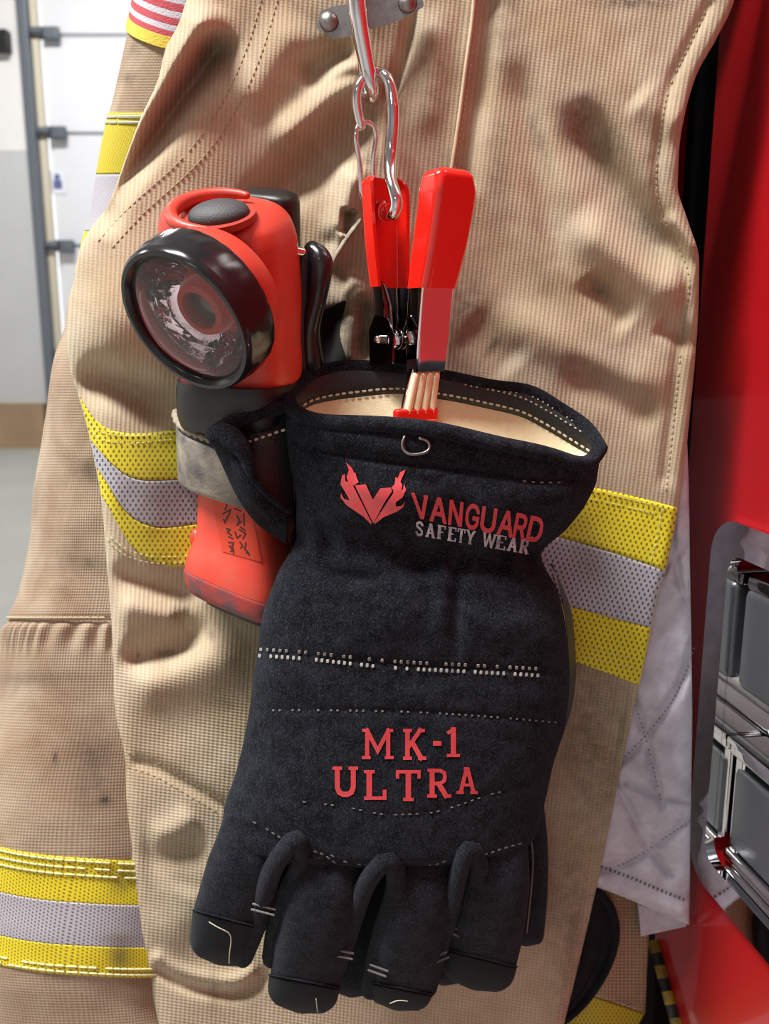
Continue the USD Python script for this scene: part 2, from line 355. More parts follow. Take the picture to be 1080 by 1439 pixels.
# ================================================================== THE SETTING: the apparatus bay
ZC = 5.2
flo = structure('floor'); part('slab', box((0, 2.0, -0.05), (11, 14, 0.1)), 'concrete', flo)
cei = structure('ceiling'); part('soffit', box((0, 2.0, ZC + 0.05), (11, 14, 0.1)), 'ceiling_white', cei)
YB = 8.0
wb = structure('wall_back')
xl, xd = float(WY(46, 300, YB)[0]), float(WY(72, 300, YB)[0])
part('wall_panel', box(((-5.4 + xl) / 2, YB + 0.1, (ZC + 2.62) / 2), (xl + 5.4, 0.2, ZC - 2.62)), 'wall_white', wb)
ztop, zbase = float(WY(20, 82, YB)[2]), float(WY(20, 566, YB)[2])
part('wainscot', box(((-5.4 + xl) / 2, YB + 0.09, (2.62 + zbase) / 2), (xl + 5.4, 0.22, 2.62 - zbase)), 'wall_grey', wb)
part('header', box(((xd + 5.4) / 2, YB + 0.1, ZC - 0.06), (5.4 - xd, 0.2, 0.12)), 'wall_white', wb)
tb = structure('baseboard_back'); part('board', box(((-5.4 + xl) / 2, YB + 0.05, zbase / 2), (xl + 5.4, 0.34, zbase)), 'tan_base', tb)
for nm, c, s in (('wall_left', (-5.45, 2, ZC / 2), (0.1, 14, ZC)), ('wall_right', (5.45, 2, ZC / 2), (0.1, 14, ZC)), ('wall_front', (0, -4.95, ZC / 2), (11, 0.1, ZC))):
    st = structure(nm); part('wall_panel', box(c, s), 'wall_white', st)
# the sectional door
dr = structure('door_1')
joints = [float(WY(120, p, YB)[2]) for p in (45, 185, 345)]
pitch = joints[1] - joints[2]
zs = [0.02]
z = joints[2]
lines = [joints[0] + pitch, joints[0], joints[1], joints[2], joints[2] - pitch, joints[2] - 2 * pitch]
lines = sorted([l for l in lines if 0.1 < l < ZC - 0.14] + [0.02, ZC - 0.12])
for a, b in zip(lines[:-1], lines[1:]):
    if b - a < 0.03: continue
    part('door_panel', put(rbox((5.3 - xd, 0.06, b - a - 0.03), 0.012, 8), frame(((xd + 5.3) / 2, YB + 0.12, (a + b) / 2), (1, 0, 0), (0, 1, 0), (0, 0, 1))), 'door_white', dr)
    part('joint_strip', box(((xd + 5.3) / 2, YB + 0.135, a + 0.0), (5.3 - xd, 0.05, 0.04)), 'joint_grey', dr)
part('jamb', box((xd - 0.055, YB + 0.03, ZC / 2), (0.11, 0.05, ZC)), 'jamb_cream', dr)
part('track', put(rbox((0.085, 0.09, ZC), 0.01, 8), frame(((xl + xd) / 2 - 0.01, YB - 0.06, ZC / 2), (1, 0, 0), (0, 1, 0), (0, 0, 1))), 'rail_steel', dr)
for zj in lines[1:-1]:
    h = [put(rbox((0.17, 0.05, 0.10), 0.01, 8), frame((xd + 0.09, YB + 0.03, zj), (1, 0, 0), (0, 1, 0), (0, 0, 1))),
         put(trimesh.creation.cylinder(0.035, 0.12, sections=20), frame((xd - 0.01, YB - 0.02, zj), (0, 0, 1), (0, 1, 0), (-1, 0, 0)))]
    part('roller_hinge', h, 'rail_steel', dr)
p0 = WY(81, 256, YB + 0.085)
pn = thing('notice', 'small white paper notice with a dark blue figure taped to the white garage door', 'notice', p0)
part('sheet', put(rbox((0.145, 0.003, 0.20), 0.001, 6), frame(p0, (1, 0, 0), (0, 1, 0), (0, 0, 1))), 'paper_white', pn)
part('printed_figure', [put(trimesh.creation.cylinder(0.026, 0.002, sections=20), frame(p0 + [0, -0.003, 0.045], (1, 0, 0), (0, 0, 1), (0, -1, 0))), box(p0 + [0, -0.003, -0.02], (0.075, 0.002, 0.075))], 'ink_blue', pn, label='dark blue printed figure')
p0 = WY(2, 58, YB - 0.05)
wbx = thing('wall_box', 'small black box mounted high on the white wall left of the door track', 'box', p0)
part('case', put(rbox((0.14, 0.1, 0.17), 0.012, 10), frame(p0, (1, 0, 0), (0, 1, 0), (0, 0, 1))), 'black_plastic', wbx)
for i, (x, y, z, w, h, I) in enumerate(LIGHTS):
    t = thing('ceiling_light', f'suspended ceiling light {["above the coat, left", "above the truck side", "far behind the viewer", "before the garage door", "by the left wall"][i]}', 'light', (x, y, z), 'bay ceiling lights')
    part('housing', [box((x, y, z + 0.05), (w + 0.1, h + 0.1, 0.06))], 'wall_white', t)
    for sx in (-1, 1): part('cable', box((x + sx * w * 0.4, y, (z + 0.08 + ZC) / 2), (0.006, 0.006, ZC - z - 0.08)), 'rail_steel', t)

# ------------------------------------------------------------------ the red truck side, running away from the viewer
TX0, TK = 0.275, 0.158
tdir = np.array([-TK, 1, 0]) / math.hypot(TK, 1); tnor = np.array([-1, -TK, 0]) / math.hypot(TK, 1)
def TP(px, py, off=0.0):
    """a pixel's point on the truck side (off metres proud of it)"""
    r = ray(px, py); o = np.array([TX0, 0, 0])
    t = ((o - CAM) @ tnor + off) / (r @ tnor)
    return CAM + r * np.asarray(t)[..., None]
def TS(s, z, off=0.0):
    s, z, off = np.broadcast_arrays(np.asarray(s, float), z, off)
    return np.array([TX0, 0, 0]) + s[..., None] * tdir + z[..., None] * np.array([0, 0, 1.0]) + off[..., None] * tnor
def sz(px, py):
    p = TP(px, py); return float((p - np.array([TX0, 0, 0])) @ tdir), float(p[2])
tk = thing('fire_truck', 'glossy red fire truck side with a chrome door handle, right of the hanging coat', 'fire truck', TS(0.5, 0.35))
TM = frame((TX0, 0, 0), tdir, (0, 0, 1), -np.cross((0, 0, 1), tdir))
TM[:3, 2] = np.cross(TM[:3, 0], TM[:3, 1])          # local: x along the side, y up, z outwards or inwards
SGN = 1.0 if TM[:3, 2] @ tnor > 0 else -1.0
def tbox(s0, s1, z0, z1, o0, o1, r=0.002):
    b = rbox((abs(s1 - s0), abs(z1 - z0), abs(o1 - o0)), min(r, abs(o1 - o0) * .45, abs(s1 - s0) * .45), 10)
    return put(b, TM @ frame(((s0 + s1) / 2, (z0 + z1) / 2, SGN * (o0 + o1) / 2), (1, 0, 0), (0, 1, 0), (0, 0, 1)))
sL, zT = sz(1012, 722); sL2, zB = sz(971, 1214)
sL = (sL + sL2) / 2
sN = sL - 0.185
zgap = sz(1000, 300)
# body side with a hole for the handle pan
def rr(s0, s1, z0, z1, r): return sbox(s0 + r, z0 + r, s1 - r, z1 - r).buffer(r, quad_segs=10)
hole = rr(sN + 0.012, sL - 0.012, zB + 0.012, zT - 0.012, 0.02)
sF = sz(1000, 200)[0]
arch = Polygon([sz(*q) for q in ((840, 1270), (905, 1290), (918, 1322), (953, 1450), (1010, 1650), (840, 1650))])
side = sbox(-1.4, 0.42, sF, 2.6).difference(hole).difference(arch)
def textr(poly, o0, o1):
    out = []
    for p in polys(poly):
        m = trimesh.creation.extrude_polygon(p, abs(o1 - o0), engine='earcut')
        lo = min(SGN * o0, SGN * o1)
        m.apply_translation((0, 0, lo)); out.append(put(m, TM))
    return trimesh.util.concatenate(out)
part('door_panel', textr(side, -0.03, 0.0), 'truck_red', tk)
part('rear_body_panel', textr(sbox(sF + 0.07, 0.42, 3.0, 2.6), -0.03, 0.0), 'truck_red', tk)
part('door_jamb', [tbox(sF - 0.01, sF + 0.08, 0.42, 2.6, -0.06, -0.02), tbox(sF - 0.004, sF + 0.002, 0.42, 2.6, -0.03, -0.001)], 'truck_interior', tk, label='black gap behind the truck door')
part('inner_body', tbox(-1.4, 3.0, 0.36, 2.6, -0.9, -0.09), 'truck_interior', tk, label='dark inside of the truck body')
part('sill', tbox(-1.4, 3.0, 0.30, 0.40, -0.30, 0.004, 0.004), 'truck_interior', tk)
# chrome handle set: bezel, pan, two paddles, bar
bz = rr(sN, sL, zB, zT, 0.024).difference(rr(sN + 0.019, sL - 0.019, zB + 0.019, zT - 0.019, 0.012))
hb = part('handle_bezel', textr(bz, -0.002, 0.004), 'chrome', tk, label='polished chrome bezel of the recessed handle', smooth=30)
pan = [textr(rr(sN + 0.015, sL - 0.015, zB + 0.015, zT - 0.015, 0.014), -0.034, -0.030)]
for a in ((sN + 0.015, sN + 0.019, zB + 0.03, zT - 0.03), (sL - 0.019, sL - 0.015, zB + 0.03, zT - 0.03), (sN + 0.03, sL - 0.03, zB + 0.015, zB + 0.019), (sN + 0.03, sL - 0.03, zT - 0.019, zT - 0.015)):
    pan.append(tbox(a[0], a[1], a[2], a[3], -0.033, 0.0, 0.001))
part('handle_pan', pan, 'chrome', tk, label='recessed chrome pan behind the paddles')
zm = sz(1035, 1075)[1]
sp = sz(1033, 850)[0]; zq = sz(1026, 968)[1]; zb0, zb1 = sz(1026, 1074)[1], sz(1028, 1050)[1]
part('handle_bar', [tbox(sN + 0.02, sL - 0.02, zb0, zb1, -0.03, -0.006, 0.003), tbox(sN + 0.02, sL - 0.02, zb1 - 0.003, zb1 + 0.001, -0.012, -0.004, 0.001)], 'chrome', tk, label='chrome bar across the handle pan')
part('upper_paddle', tbox(sN + 0.024, sp, zq, zT - 0.038, -0.02, -0.004, 0.005), 'satin_plate', tk, label='grey satin upper paddle')
part('upper_paddle_lip', tbox(sN + 0.024, sp + 0.002, zT - 0.041, zT - 0.030, -0.026, -0.006, 0.004), 'dark_steel', tk)
part('lower_paddle', tbox(sN + 0.024, sp, zB + 0.028, zb0 - 0.006, -0.022, -0.008, 0.004), 'satin_plate', tk, label='grey satin lower paddle')
part('lower_frame', [tbox(sN + 0.02, sL - 0.021, zB + 0.019, zB + 0.027, -0.03, -0.006, 0.003), tbox(sL - 0.03, sL - 0.021, zB + 0.024, zm, -0.03, -0.010, 0.002)], 'chrome', tk)
# striped edge tape low on the side
tp0, tp1 = TP(917, 1322, 0.003), TP(953, 1450, 0.003)
for k in range(10):
    a, b = tp0 + (tp1 - tp0) * (k / 7), tp0 + (tp1 - tp0) * ((k + 1) / 7)
    part('edge_tape', tube(np.stack([a, b]), 0.0042, 8, flat=0.5), 'hazard_yellow' if k % 2 == 0 else 'hazard_black', tk, label=('yellow' if k % 2 == 0 else 'black') + ' piece of striped edge tape')

# ================================================================== THE COAT
def edge(pts):
    p = np.array(pts, float); return PchipInterpolator(p[:, 1], p[:, 0])
cL = edge([(330, -330), (300, -100), (262, 0), (250, 35), (233, 67), (222, 111), (196, 169), (173, 231), (151, 289), (127, 322), (112, 350), (104, 391), (96, 427), (94, 470), (99, 520), (110, 556), (122, 600), (133, 650), (142, 700), (149, 780), (153, 830), (158, 900), (160, 1000), (173, 1080), (175, 1180), (183, 1260), (194, 1330), (210, 1390), (222, 1440), (260, 1700)])
cR = edge([(1050, -330), (1045, -100), (1031, 0), (1007, 53), (978, 106), (962, 160), (954, 210), (952, 261), (966, 310), (982, 367), (981, 428), (976, 509), (970, 570), (963, 640), (953, 715), (938, 790), (922, 850), (906, 930), (890, 1000), (868, 1100), (848, 1200), (828, 1290), (809, 1370), (792, 1440), (730, 1700)])
GX, GY, GS = np.arange(-100, 1200, 4.0), np.arange(-340, 1720, 4.0), 4.0
XX, YY = np.meshgrid(GX, GY)
D = np.zeros_like(XX)
def fold(pts, amp, s, s2=None, taper=0.25):
    """a ridge or valley along a line: amp millimetres high, s pixels wide (s2 on its other side)"""
    global D
    p = spl(pts, 24) if len(pts) > 2 else lin(pts, np.hypot(*(np.array(pts[1]) - pts[0])) / 8)
    best = np.full(XX.shape, 1e9); tt = np.zeros_like(XX); sd = np.zeros_like(XX)
    n = len(p) - 1
    for i in range(n):
        a, b = p[i], p[i + 1]; ab = b - a
        t = np.clip(((XX - a[0]) * ab[0] + (YY - a[1]) * ab[1]) / (ab @ ab + 1e-9), 0, 1)
        dx, dy = XX - a[0] - t * ab[0], YY - a[1] - t * ab[1]
        q = dx * dx + dy * dy; m = q < best
        best[m] = q[m]; tt[m] = ((i + t) / n)[m]; sd[m] = (ab[0] * dy - ab[1] * dx)[m]
    sg = np.where(sd > 0, s2 or s, s)
    tp = (smoothstep(tt, 0, taper) * (1 - smoothstep(tt, 1 - taper, 1))) if taper else 1.0
    D += 1.4 * amp * np.exp(-best / (2 * sg ** 2)) * tp
def blob(x, y, amp, sx, sy, rot=0):
    global D
    c, s = math.cos(math.radians(rot)), math.sin(math.radians(rot))
    u, v = (XX - x) * c + (YY - y) * s, -(XX - x) * s + (YY - y) * c
    D += amp * np.exp(-(u / sx) ** 2 / 2 - (v / sy) ** 2 / 2)
# upper left: the rolled-over ridge and the deep valley beside it
fold([(300, 0), (262, 70), (225, 140), (190, 205), (160, 262), (135, 310)], 14, 17, taper=0.12)
fold([(322, 40), (300, 75), (262, 125), (222, 180), (180, 242), (150, 292), (128, 332)], -22, 13, 19, taper=0.12)
fold([(500, 58), (455, 88), (415, 112)], -6, 13)
fold([(530, 95), (480, 125), (430, 165), (375, 215)], 6, 16)
fold([(530, 140), (480, 195), (430, 240), (380, 285), (335, 315)], -10, 17, 24)
fold([(505, 225), (488, 280), (470, 345)], 8, 13)
fold([(430, 20), (380, 90), (330, 160)], 4, 24)
# bulge beside the lamp, the tuck under it
blob(150, 455, 13, 52, 62, -15); blob(225, 420, 5, 50, 80)
fold([(95, 545), (150, 535), (205, 548), (265, 575)], -9, 15, 22, taper=0.2)
fold([(110, 500), (170, 545), (240, 600)], -5, 14)
blob(190, 690, 5, 60, 60)
# dark opening right of the lamp
blob(464, 470, -12, 16, 46); fold([(505, 295), (482, 335), (462, 378)], 5, 7, taper=0.15); fold([(492, 295), (486, 330)], -12, 6, taper=0.1)
fold([(520, 395), (490, 420), (450, 428)], 5, 8, 20); fold([(500, 430), (490, 480), (484, 520)], 4, 9)
fold([(515, 420), (512, 470), (510, 515)], -6, 9)
# under the trim, lamp's lower half
fold([(150, 792), (185, 812), (235, 828), (290, 838)], -5, 11, 16)
fold([(158, 850), (210, 858), (262, 872)], 4, 14)
fold([(160, 915), (205, 922), (252, 905), (300, 872)], -8, 18, 15)
fold([(165, 965), (235, 958), (310, 925), (350, 900)], 5, 26)
fold([(178, 1066), (212, 1076), (252, 1096), (300, 1124), (345, 1152)], -2.2, 7, taper=0.1)
fold([(205, 1180), (240, 1172), (280, 1140)], 3.5, 14); fold([(190, 1215), (235, 1200), (300, 1190)], -3.5, 20)
fold([(215, 1330), (250, 1300), (275, 1240)], 3, 26)
fold([(208, 1338), (238, 1360), (290, 1378), (340, 1377), (366, 1356)], 3.0, 9, taper=0.1)
fold([(212, 1354), (245, 1376), (295, 1392), (350, 1390), (380, 1360)], -4.0, 7, taper=0.1)
# right half
fold([(668, -20), (655, 90), (642, 180), (632, 250), (622, 330)], 1.2, 6, taper=0.05)
fold([(690, -20), (674, 100), (660, 190), (648, 280)], -3.5, 13, taper=0.1)
fold([(588, -60), (586, 0), (580, 45), (568, 90), (556, 128), (545, 150)], -4.5, 3.6, 9, taper=0.1)
fold([(615, 0), (605, 110), (590, 210)], 2.5, 16)
fold([(720, 60), (745, 180), (770, 300), (800, 400)], -3.0, 16)
fold([(805, 130), (838, 200), (874, 268), (918, 330), (972, 392)], -9.5, 17, 25, taper=0.25)
fold([(800, 300), (860, 352), (915, 390), (968, 440)], 5, 22)
fold([(822, 385), (850, 425), (890, 458)], -4.0, 15)
fold([(925, 452), (952, 470), (985, 480)], -3.5, 10, taper=0.1)
fold([(930, 300), (960, 330), (985, 360)], 3, 9)
fold([(690, 430), (760, 470), (860, 520), (960, 560)], 3.5, 24)
fold([(650, 450), (690, 480), (730, 520)], -3, 24); fold([(780, 520), (850, 545), (930, 600)], -3, 18)
fold([(890, 130), (930, 160), (965, 180)], 3, 18)
fold([(880, 960), (850, 1130), (800, 1400), (780, 1520)], -1.6, 7, taper=0.05)
fold([(905, 960), (870, 1130), (825, 1350)], 1.2, 8, taper=0.05)
fold([(1002, -10), (968, 62), (938, 130), (926, 200), (922, 260), (940, 325), (964, 392), (958, 440), (951, 500), (941, 600), (931, 690)], -1.6, 6, taper=0.03)
fold([(800, 960), (850, 1000), (890, 1030)], -2.5, 18)
blob(338, 640, -15, 75, 150); blob(600, 950, -17, 150, 230); blob(345, 420, -8, 60, 90)
D += gaussian_filter(RNG.normal(size=D.shape), 15) * 15 * 3.5 + gaussian_filter(RNG.normal(size=D.shape), 6) * 6 * 1.3 + gaussian_filter(RNG.normal(size=D.shape), 2.6) * 2.6 * 0.36
def sample(A, px, py):
    px, py = np.broadcast_arrays(np.asarray(px, float), np.asarray(py, float))
    return map_coordinates(A, [(py.ravel() - GY[0]) / GS, (px.ravel() - GX[0]) / GS], order=3, mode='nearest').reshape(px.shape)
rollL = edge([(16, -330), (18, 300), (30, 350), (62, 420), (62, 500), (40, 560), (30, 650), (26, 800), (24, 1000), (26, 1700)])
def coat_d(px, py):
    px, py = np.broadcast_arrays(np.asarray(px, float), np.asarray(py, float))
    d = sample(D, px, py)
    w = rollL(py); t = 1 - np.clip((px - cL(py)) / w, 0, 1)
    d = d - w * 0.30 * (1 - np.sqrt(np.clip(1 - t ** 2, 0, 1)))
    t = 1 - np.clip((cR(py) - px) / 12, 0, 1)
    return d - 4.2 * (1 - np.sqrt(np.clip(1 - t ** 2, 0, 1)))
SOIL_SHADE = np.zeros_like(XX)
def soot_shade(x, y, a, sx, sy, rot=0):
    global SOIL_SHADE
    c, s = math.cos(math.radians(rot)), math.sin(math.radians(rot))
    u, v = (XX - x) * c + (YY - y) * s, -(XX - x) * s + (YY - y) * c
    SOIL_SHADE = np.maximum(SOIL_SHADE, a * np.exp(-(u / sx) ** 2 / 2 - (v / sy) ** 2 / 2))
for a in ((815, 165, .65, 22, 30, 0), (755, 190, .55, 8, 30, -15), (850, 210, .4, 30, 26, 40), (915, 320, .45, 40, 18, 45), (840, 405, .55, 22, 9, 35), (770, 380, .25, 40, 60, 0), (655, 430, .55, 24, 36, 0), (690, 490, .7, 16, 4, -55), (697, 480, .8, 5, 4, 0),
          (640, 470, .5, 18, 40, 0), (700, 240, .3, 14, 80, 0), (780, 510, .4, 50, 20, 10), (870, 490, .3, 40, 20, 20), (710, 40, .35, 18, 60, 0), (890, 3, .75, 36, 7, 0), (480, 480, .6, 22, 60, 0), (470, 390, .35, 20, 40, 0), (505, 450, .5, 16, 50, 0),
          (232, 918, .7, 11, 4, 0), (320, 990, .35, 10, 8, 0), (262, 858, .6, 3, 4, 0), (297, 891, .6, 3, 5, 0), (258, 1090, .3, 30, 8, 30), (240, 1280, .22, 30, 60, 0), (540, 140, .45, 14, 30, 20), (520, 230, .35, 10, 60, 0), (330, 60, .3, 10, 60, 25), (300, 1395, .4, 5, 20, 0),
          (830, 1040, .5, 40, 120, 0), (800, 1280, .5, 30, 90, 0), (915, 215, .25, 18, 70, 0), (630, 300, .5, 20, 60, 0), (600, 120, .3, 25, 90, 0)):  # first two marks: brown dirt with the glove's shade put into the colour
    soot_shade(*a)
def cloth_grid(L, R, rows, cols, dfun, back=5.0):
    v = rows[:, None]; u = np.linspace(0, 1, cols)[None]; u = u - np.sin(2 * math.pi * u) / (2 * math.pi) * 0.35
    px = L(v) + (R(v) - L(v)) * u; py = np.broadcast_to(v, px.shape)
    d = dfun(px, py)
    return px, py, W(px, py, d), W(px, py, d - back)
MMPX = 0.385
coat = thing('turnout_coat', 'tan firefighter turnout coat with yellow and silver reflective bands, hanging beside the red truck', 'coat', (0, Y0, 0.6))
rows = np.linspace(-330, 1660, 520)
px, py, Fp, Bp = cloth_grid(cL, cR, rows, 300, coat_d)
ang = np.interp(px, [100, 400, 700, 1000], [0.05, 0.06, 0.12, 0.16])
lower = smoothstep(py, 880, 960)
u = (px + ang * (py - 300)) * MMPX; vv = (py - 0.15 * px) * MMPX
uvF = np.stack([u, vv], -1).reshape(-1, 2)
soil_shade = sample(SOIL_SHADE, px, py).ravel()
part('front_panel', sheet(Fp, Bp), 'khaki_twill', coat, smooth=True, uv=np.vstack([uvF, uvF]), pv={'soil_shade': np.r_[soil_shade, soil_shade], 'weave': np.r_[lower.ravel(), lower.ravel()] * 0.7})

def patch(L, R, top, bot, n, m, dfun, off, th, warp=None):
    """band of cloth between two curves top(x), bot(x) from L to R, th mm thick"""
    u = np.linspace(0, 1, m)[None]; v = np.linspace(0, 1, n)[:, None]
    px = L + (R - L) * u + 0 * v
    py = top(px) * (1 - v) + bot(px) * v
    if warp is not None: px, py = warp(px, py)
    d = dfun(px, py) + off
    e = np.minimum(np.minimum(u, 1 - u) * m / 2.5, np.minimum(v, 1 - v) * n / 2.5).clip(0, 1)
    return px, py, sheet(W(px, py, d + th * np.sqrt(1 - (1 - e) ** 2)), W(px, py, d - 0.4))
def line(*pts):
    p = np.array(pts, float); return PchipInterpolator(p[:, 0], p[:, 1], extrapolate=True)
def trim_band(names, mats, L, R, curves, dfun, parent, n, m, uvs=MMPX, rot=0.0, clipR=None, soil_shade_fun=None):
    for k, (nm, mt) in enumerate(zip(names, mats)):
        warp = None
        if clipR is not None:
            def warp(px, py, L=L, R=R):
                t = (px - L) / (R - L); lo, hi = clipR
                return lo(py) + (hi(py) - lo(py)) * t, py
        px, py, ms = patch(L, R, curves[k], curves[k + 1], n, m, dfun, 0.2, 0.9, warp)
        c, s = math.cos(rot), math.sin(rot)
        uv = np.stack([(px * c + py * s) * uvs, (-px * s + py * c) * uvs], -1).reshape(-1, 2)
        so = (soil_shade_fun(px, py) if soil_shade_fun else 0 * px).ravel()
        part(nm, ms, mt, parent, smooth=True, uv=np.vstack([uv, uv]), pv={'soil_shade': np.r_[so, so]})
TN = ('yellow_trim', 'silver_trim', 'yellow_trim')
# right band
rc = [line((700, 664), (825, 684), (950, 714)), line((700, 735), (760, 748), (935, 797)), line((700, 822), (790, 846), (920, 876)), line((700, 895), (795, 920), (905, 950))]
trim_band(TN, ('trim_yellow', 'trim_silver', 'trim_yellow'), 700, 950, rc, coat_d, coat, 46, 110, rot=0.21,
          clipR=(lambda y: np.full_like(y, 700.0), lambda y: cR(y) - 1.5), soil_shade_fun=lambda x, y: 0.45 * np.exp(-((x - 815 - (y - 740) * .3) / 22) ** 2 / 2) * smoothstep(y, 690, 740) * (1 - smoothstep(y, 790, 850)))
# left band; its even darkening is shade painted into the tape
lc = [line((112, 556), (128, 592), (150, 606), (185, 609), (260, 602), (330, 600)), line((118, 628), (140, 655), (160, 669), (190, 675), (260, 672), (330, 668)), line((130, 690), (150, 720), (175, 735), (205, 741), (275, 735), (330, 728)), line((135, 738), (160, 772), (185, 788), (225, 796), (280, 793), (330, 790))]
trim_band(TN, ('trim_yellow', 'trim_silver', 'trim_yellow'), 112, 330, lc, coat_d, coat, 40, 110, rot=0.0,
          clipR=(lambda y: cL(y) + 1.0, lambda y: np.full_like(y, 330.0)), soil_shade_fun=lambda x, y: 0.16 + 0.22 * np.exp(-((x - 215) / 40) ** 2))
# seams of the coat
def seam(name, path, mat_='tan_thread', dash=6, gap=3, width=1.9, off=0.1, dfun=coat_d, keep=.95, seed=3, th=0.5, label=None):
    part(name, stitches(spl(path, 60) if len(path) > 2 else path, dfun, dash, gap, width, off, th, keep, seed=seed), mat_, coat, kind='stuff', smooth=False, label=label)
s1 = [(372, -20), (352, 50), (328, 112), (290, 180), (238, 240), (182, 290), (132, 345)]
seam('seam_stitching', s1, seed=1); seam('seam_stitching', [(x + 20, y + 9) for x, y in s1], seed=2)
s2 = [(1002, -10), (968, 62), (938, 130), (926, 200), (922, 260), (940, 325), (968, 392), (962, 440), (955, 500), (945, 600), (935, 690)]
seam('seam_stitching', s2, seed=4, width=2.8)
seam('seam_stitching', [(674, 0), (661, 90), (648, 180), (638, 240)], 'pale_thread', 5, 4, 2.2, seed=5)
s3 = [(178, 1058), (212, 1068), (252, 1090), (300, 1118), (345, 1146)]
seam('seam_stitching', s3, seed=6); seam('seam_stitching', [(x, y + 20) for x, y in s3], seed=7)
seam('seam_stitching', [(212, 1346), (245, 1366), (295, 1381), (340, 1378)], seed=8)
seam('seam_stitching', [(870, 960), (842, 1130), (795, 1380), (780, 1439)], seed=9)
for k, (f, o, a, b) in enumerate(((rc[0], 5, 790, 940), (rc[0], 17, 780, 925), (rc[3], -6, 780, 895), (rc[3], -19, 775, 890), (lc[0], 4, 125, 250), (lc[0], 14, 130, 250), (lc[3], -4, 150, 270), (lc[3], -13, 155, 270))):
    xs = np.linspace(a, b, 30)
    zig = np.stack([xs, f(xs) + o], 1)
    seam('trim_stitching', zig, 'lime_thread', 5, 3, 2.0, 1.1, keep=.9, seed=20 + k)
seam('trim_stitching', [(930, 715), (922, 760), (912, 796)], 'lime_thread', 6, 4, 2, 1.1, seed=31)
pp = spl([(669, -60), (664, 20), (654, 95), (643, 178), (633, 245), (622, 330), (612, 420)], 80)
part('flap_piping', rtube(W(pp[:, 0], pp[:, 1], coat_d(pp[:, 0], pp[:, 1]) + 0.3), 0.0011, sides=10, flat=0.9), 'khaki_piping', coat, smooth=True, label='pale piping along the storm flap edge')
# frayed tab above the dark opening
part('frayed_tab', rtube(W(*np.array([(503, 312, 6), (486, 336, 9), (472, 358, 9), (463, 378, 7)]).T), 0.0022, sides=10, flat=0.5), 'strap_edge', coat, label='frayed pale edge of the pocket opening')
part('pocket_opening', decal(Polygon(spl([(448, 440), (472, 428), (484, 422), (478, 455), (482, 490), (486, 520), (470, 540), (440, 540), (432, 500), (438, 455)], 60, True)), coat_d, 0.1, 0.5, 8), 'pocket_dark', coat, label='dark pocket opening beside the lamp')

# the sleeve, hanging behind the front panel's left edge
sl_t = np.array([(-330, 230, 400, -58, 20), (-60, 195, 330, -58, 20), (0, 188, 315, -58, 20), (60, 176, 295, -58, 20), (120, 163, 280, -58, 20), (180, 149, 262, -58, 20), (240, 138, 250, -58, 20), (300, 128, 245, -56, 22), (340, 117, 240, -54, 24), (380, 108, 236, -52, 28), (425, 95, 232, -50, 32), (460, 89, 230, -50, 32),
                 (505, 73, 228, -50, 34), (555, 66, 230, -50, 36), (640, 54, 236, -50, 38), (700, 48, 240, -50, 38), (770, 40, 244, -48, 38), (830, 28, 248, -46, 40), (880, 10, 250, -45, 42), (950, -4, 252, -45, 42), (1000, -14, 254, -45, 44), (1100, -50, 256, -46, 48), (1200, -70, 262, -46, 50), (1300, -75, 268, -46, 52), (1400, -60, 276, -46, 52), (1432, -55, 278, -46, 52)])
slI = [PchipInterpolator(sl_t[:, 0], sl_t[:, k]) for k in range(1, 5)]
SN = gaussian_filter(RNG.normal(size=(520, 200)), (9, 9), mode=('nearest', 'wrap')) * 9 * 2.6 + gaussian_filter(RNG.normal(size=(520, 200)), (3, 3), mode=('nearest', 'wrap')) * 3 * 0.5
def sleeve_pt(th, v, off=0.0):
    """th around (0 = right, pi/2 = front), v = pixel row"""
    l, r, dc, hd = (f(v) for f in slI)
    cx, hw = (l + r) / 2, (r - l) / 2
    n = map_coordinates(SN, [(v + 330) / 1762 * 519, (th % (2 * math.pi)) / (2 * math.pi) * 200], order=1, mode='wrap')
    puck = 1.8 * np.exp(-((v - 890) / 22) ** 2) * np.sin(th * 34 + 3 * np.sin(th * 5)) * smoothstep(v, 872, 882) - 1.5 * np.exp(-((v - 872) / 5) ** 2)
    sag = 34 * np.sin(th) * smoothstep(v, 900, 1300) - 10 * np.sin(th) * 0
    k = off + n * smoothstep(v, 300, 500) * 0.9 + n * 0.1 + puck
    c, s = np.cos(th), np.sin(th)
    cc, ss = np.sign(c) * np.abs(c) ** 0.85, np.sign(s) * np.abs(s) ** 0.85
    return cx + (hw + k / 0.385) * cc, v + sag, dc + (hd + k) * ss
v = np.linspace(-330, 1428, 420)[:, None]; th = np.linspace(0, 2 * math.pi, 200, endpoint=False)[None]
th, v = np.broadcast_arrays(th, v)
x, y, d = sleeve_pt(th, v)
P = W(x, y, d); inner = sleeve_pt(th, v, -3.0); Q = W(*inner)
m = trimesh.Trimesh(np.vstack([P.reshape(-1, 3), Q.reshape(-1, 3)]), np.vstack([gridfaces(420, 200, cv=True), gridfaces(420, 200, cv=True)[:, ::-1] + 84000,
    np.vstack([np.stack([o + np.arange(200), o + (np.arange(200) + 1) % 200, 84000 + o + np.arange(200)], 1) for o in (0, 83800)]), np.vstack([np.stack([o + (np.arange(200) + 1) % 200, 84000 + o + (np.arange(200) + 1) % 200, 84000 + o + np.arange(200)], 1) for o in (0, 83800)])]), process=False)
if m.volume < 0: m.invert()
uv = np.stack([th * 50, v * MMPX], -1).reshape(-1, 2)
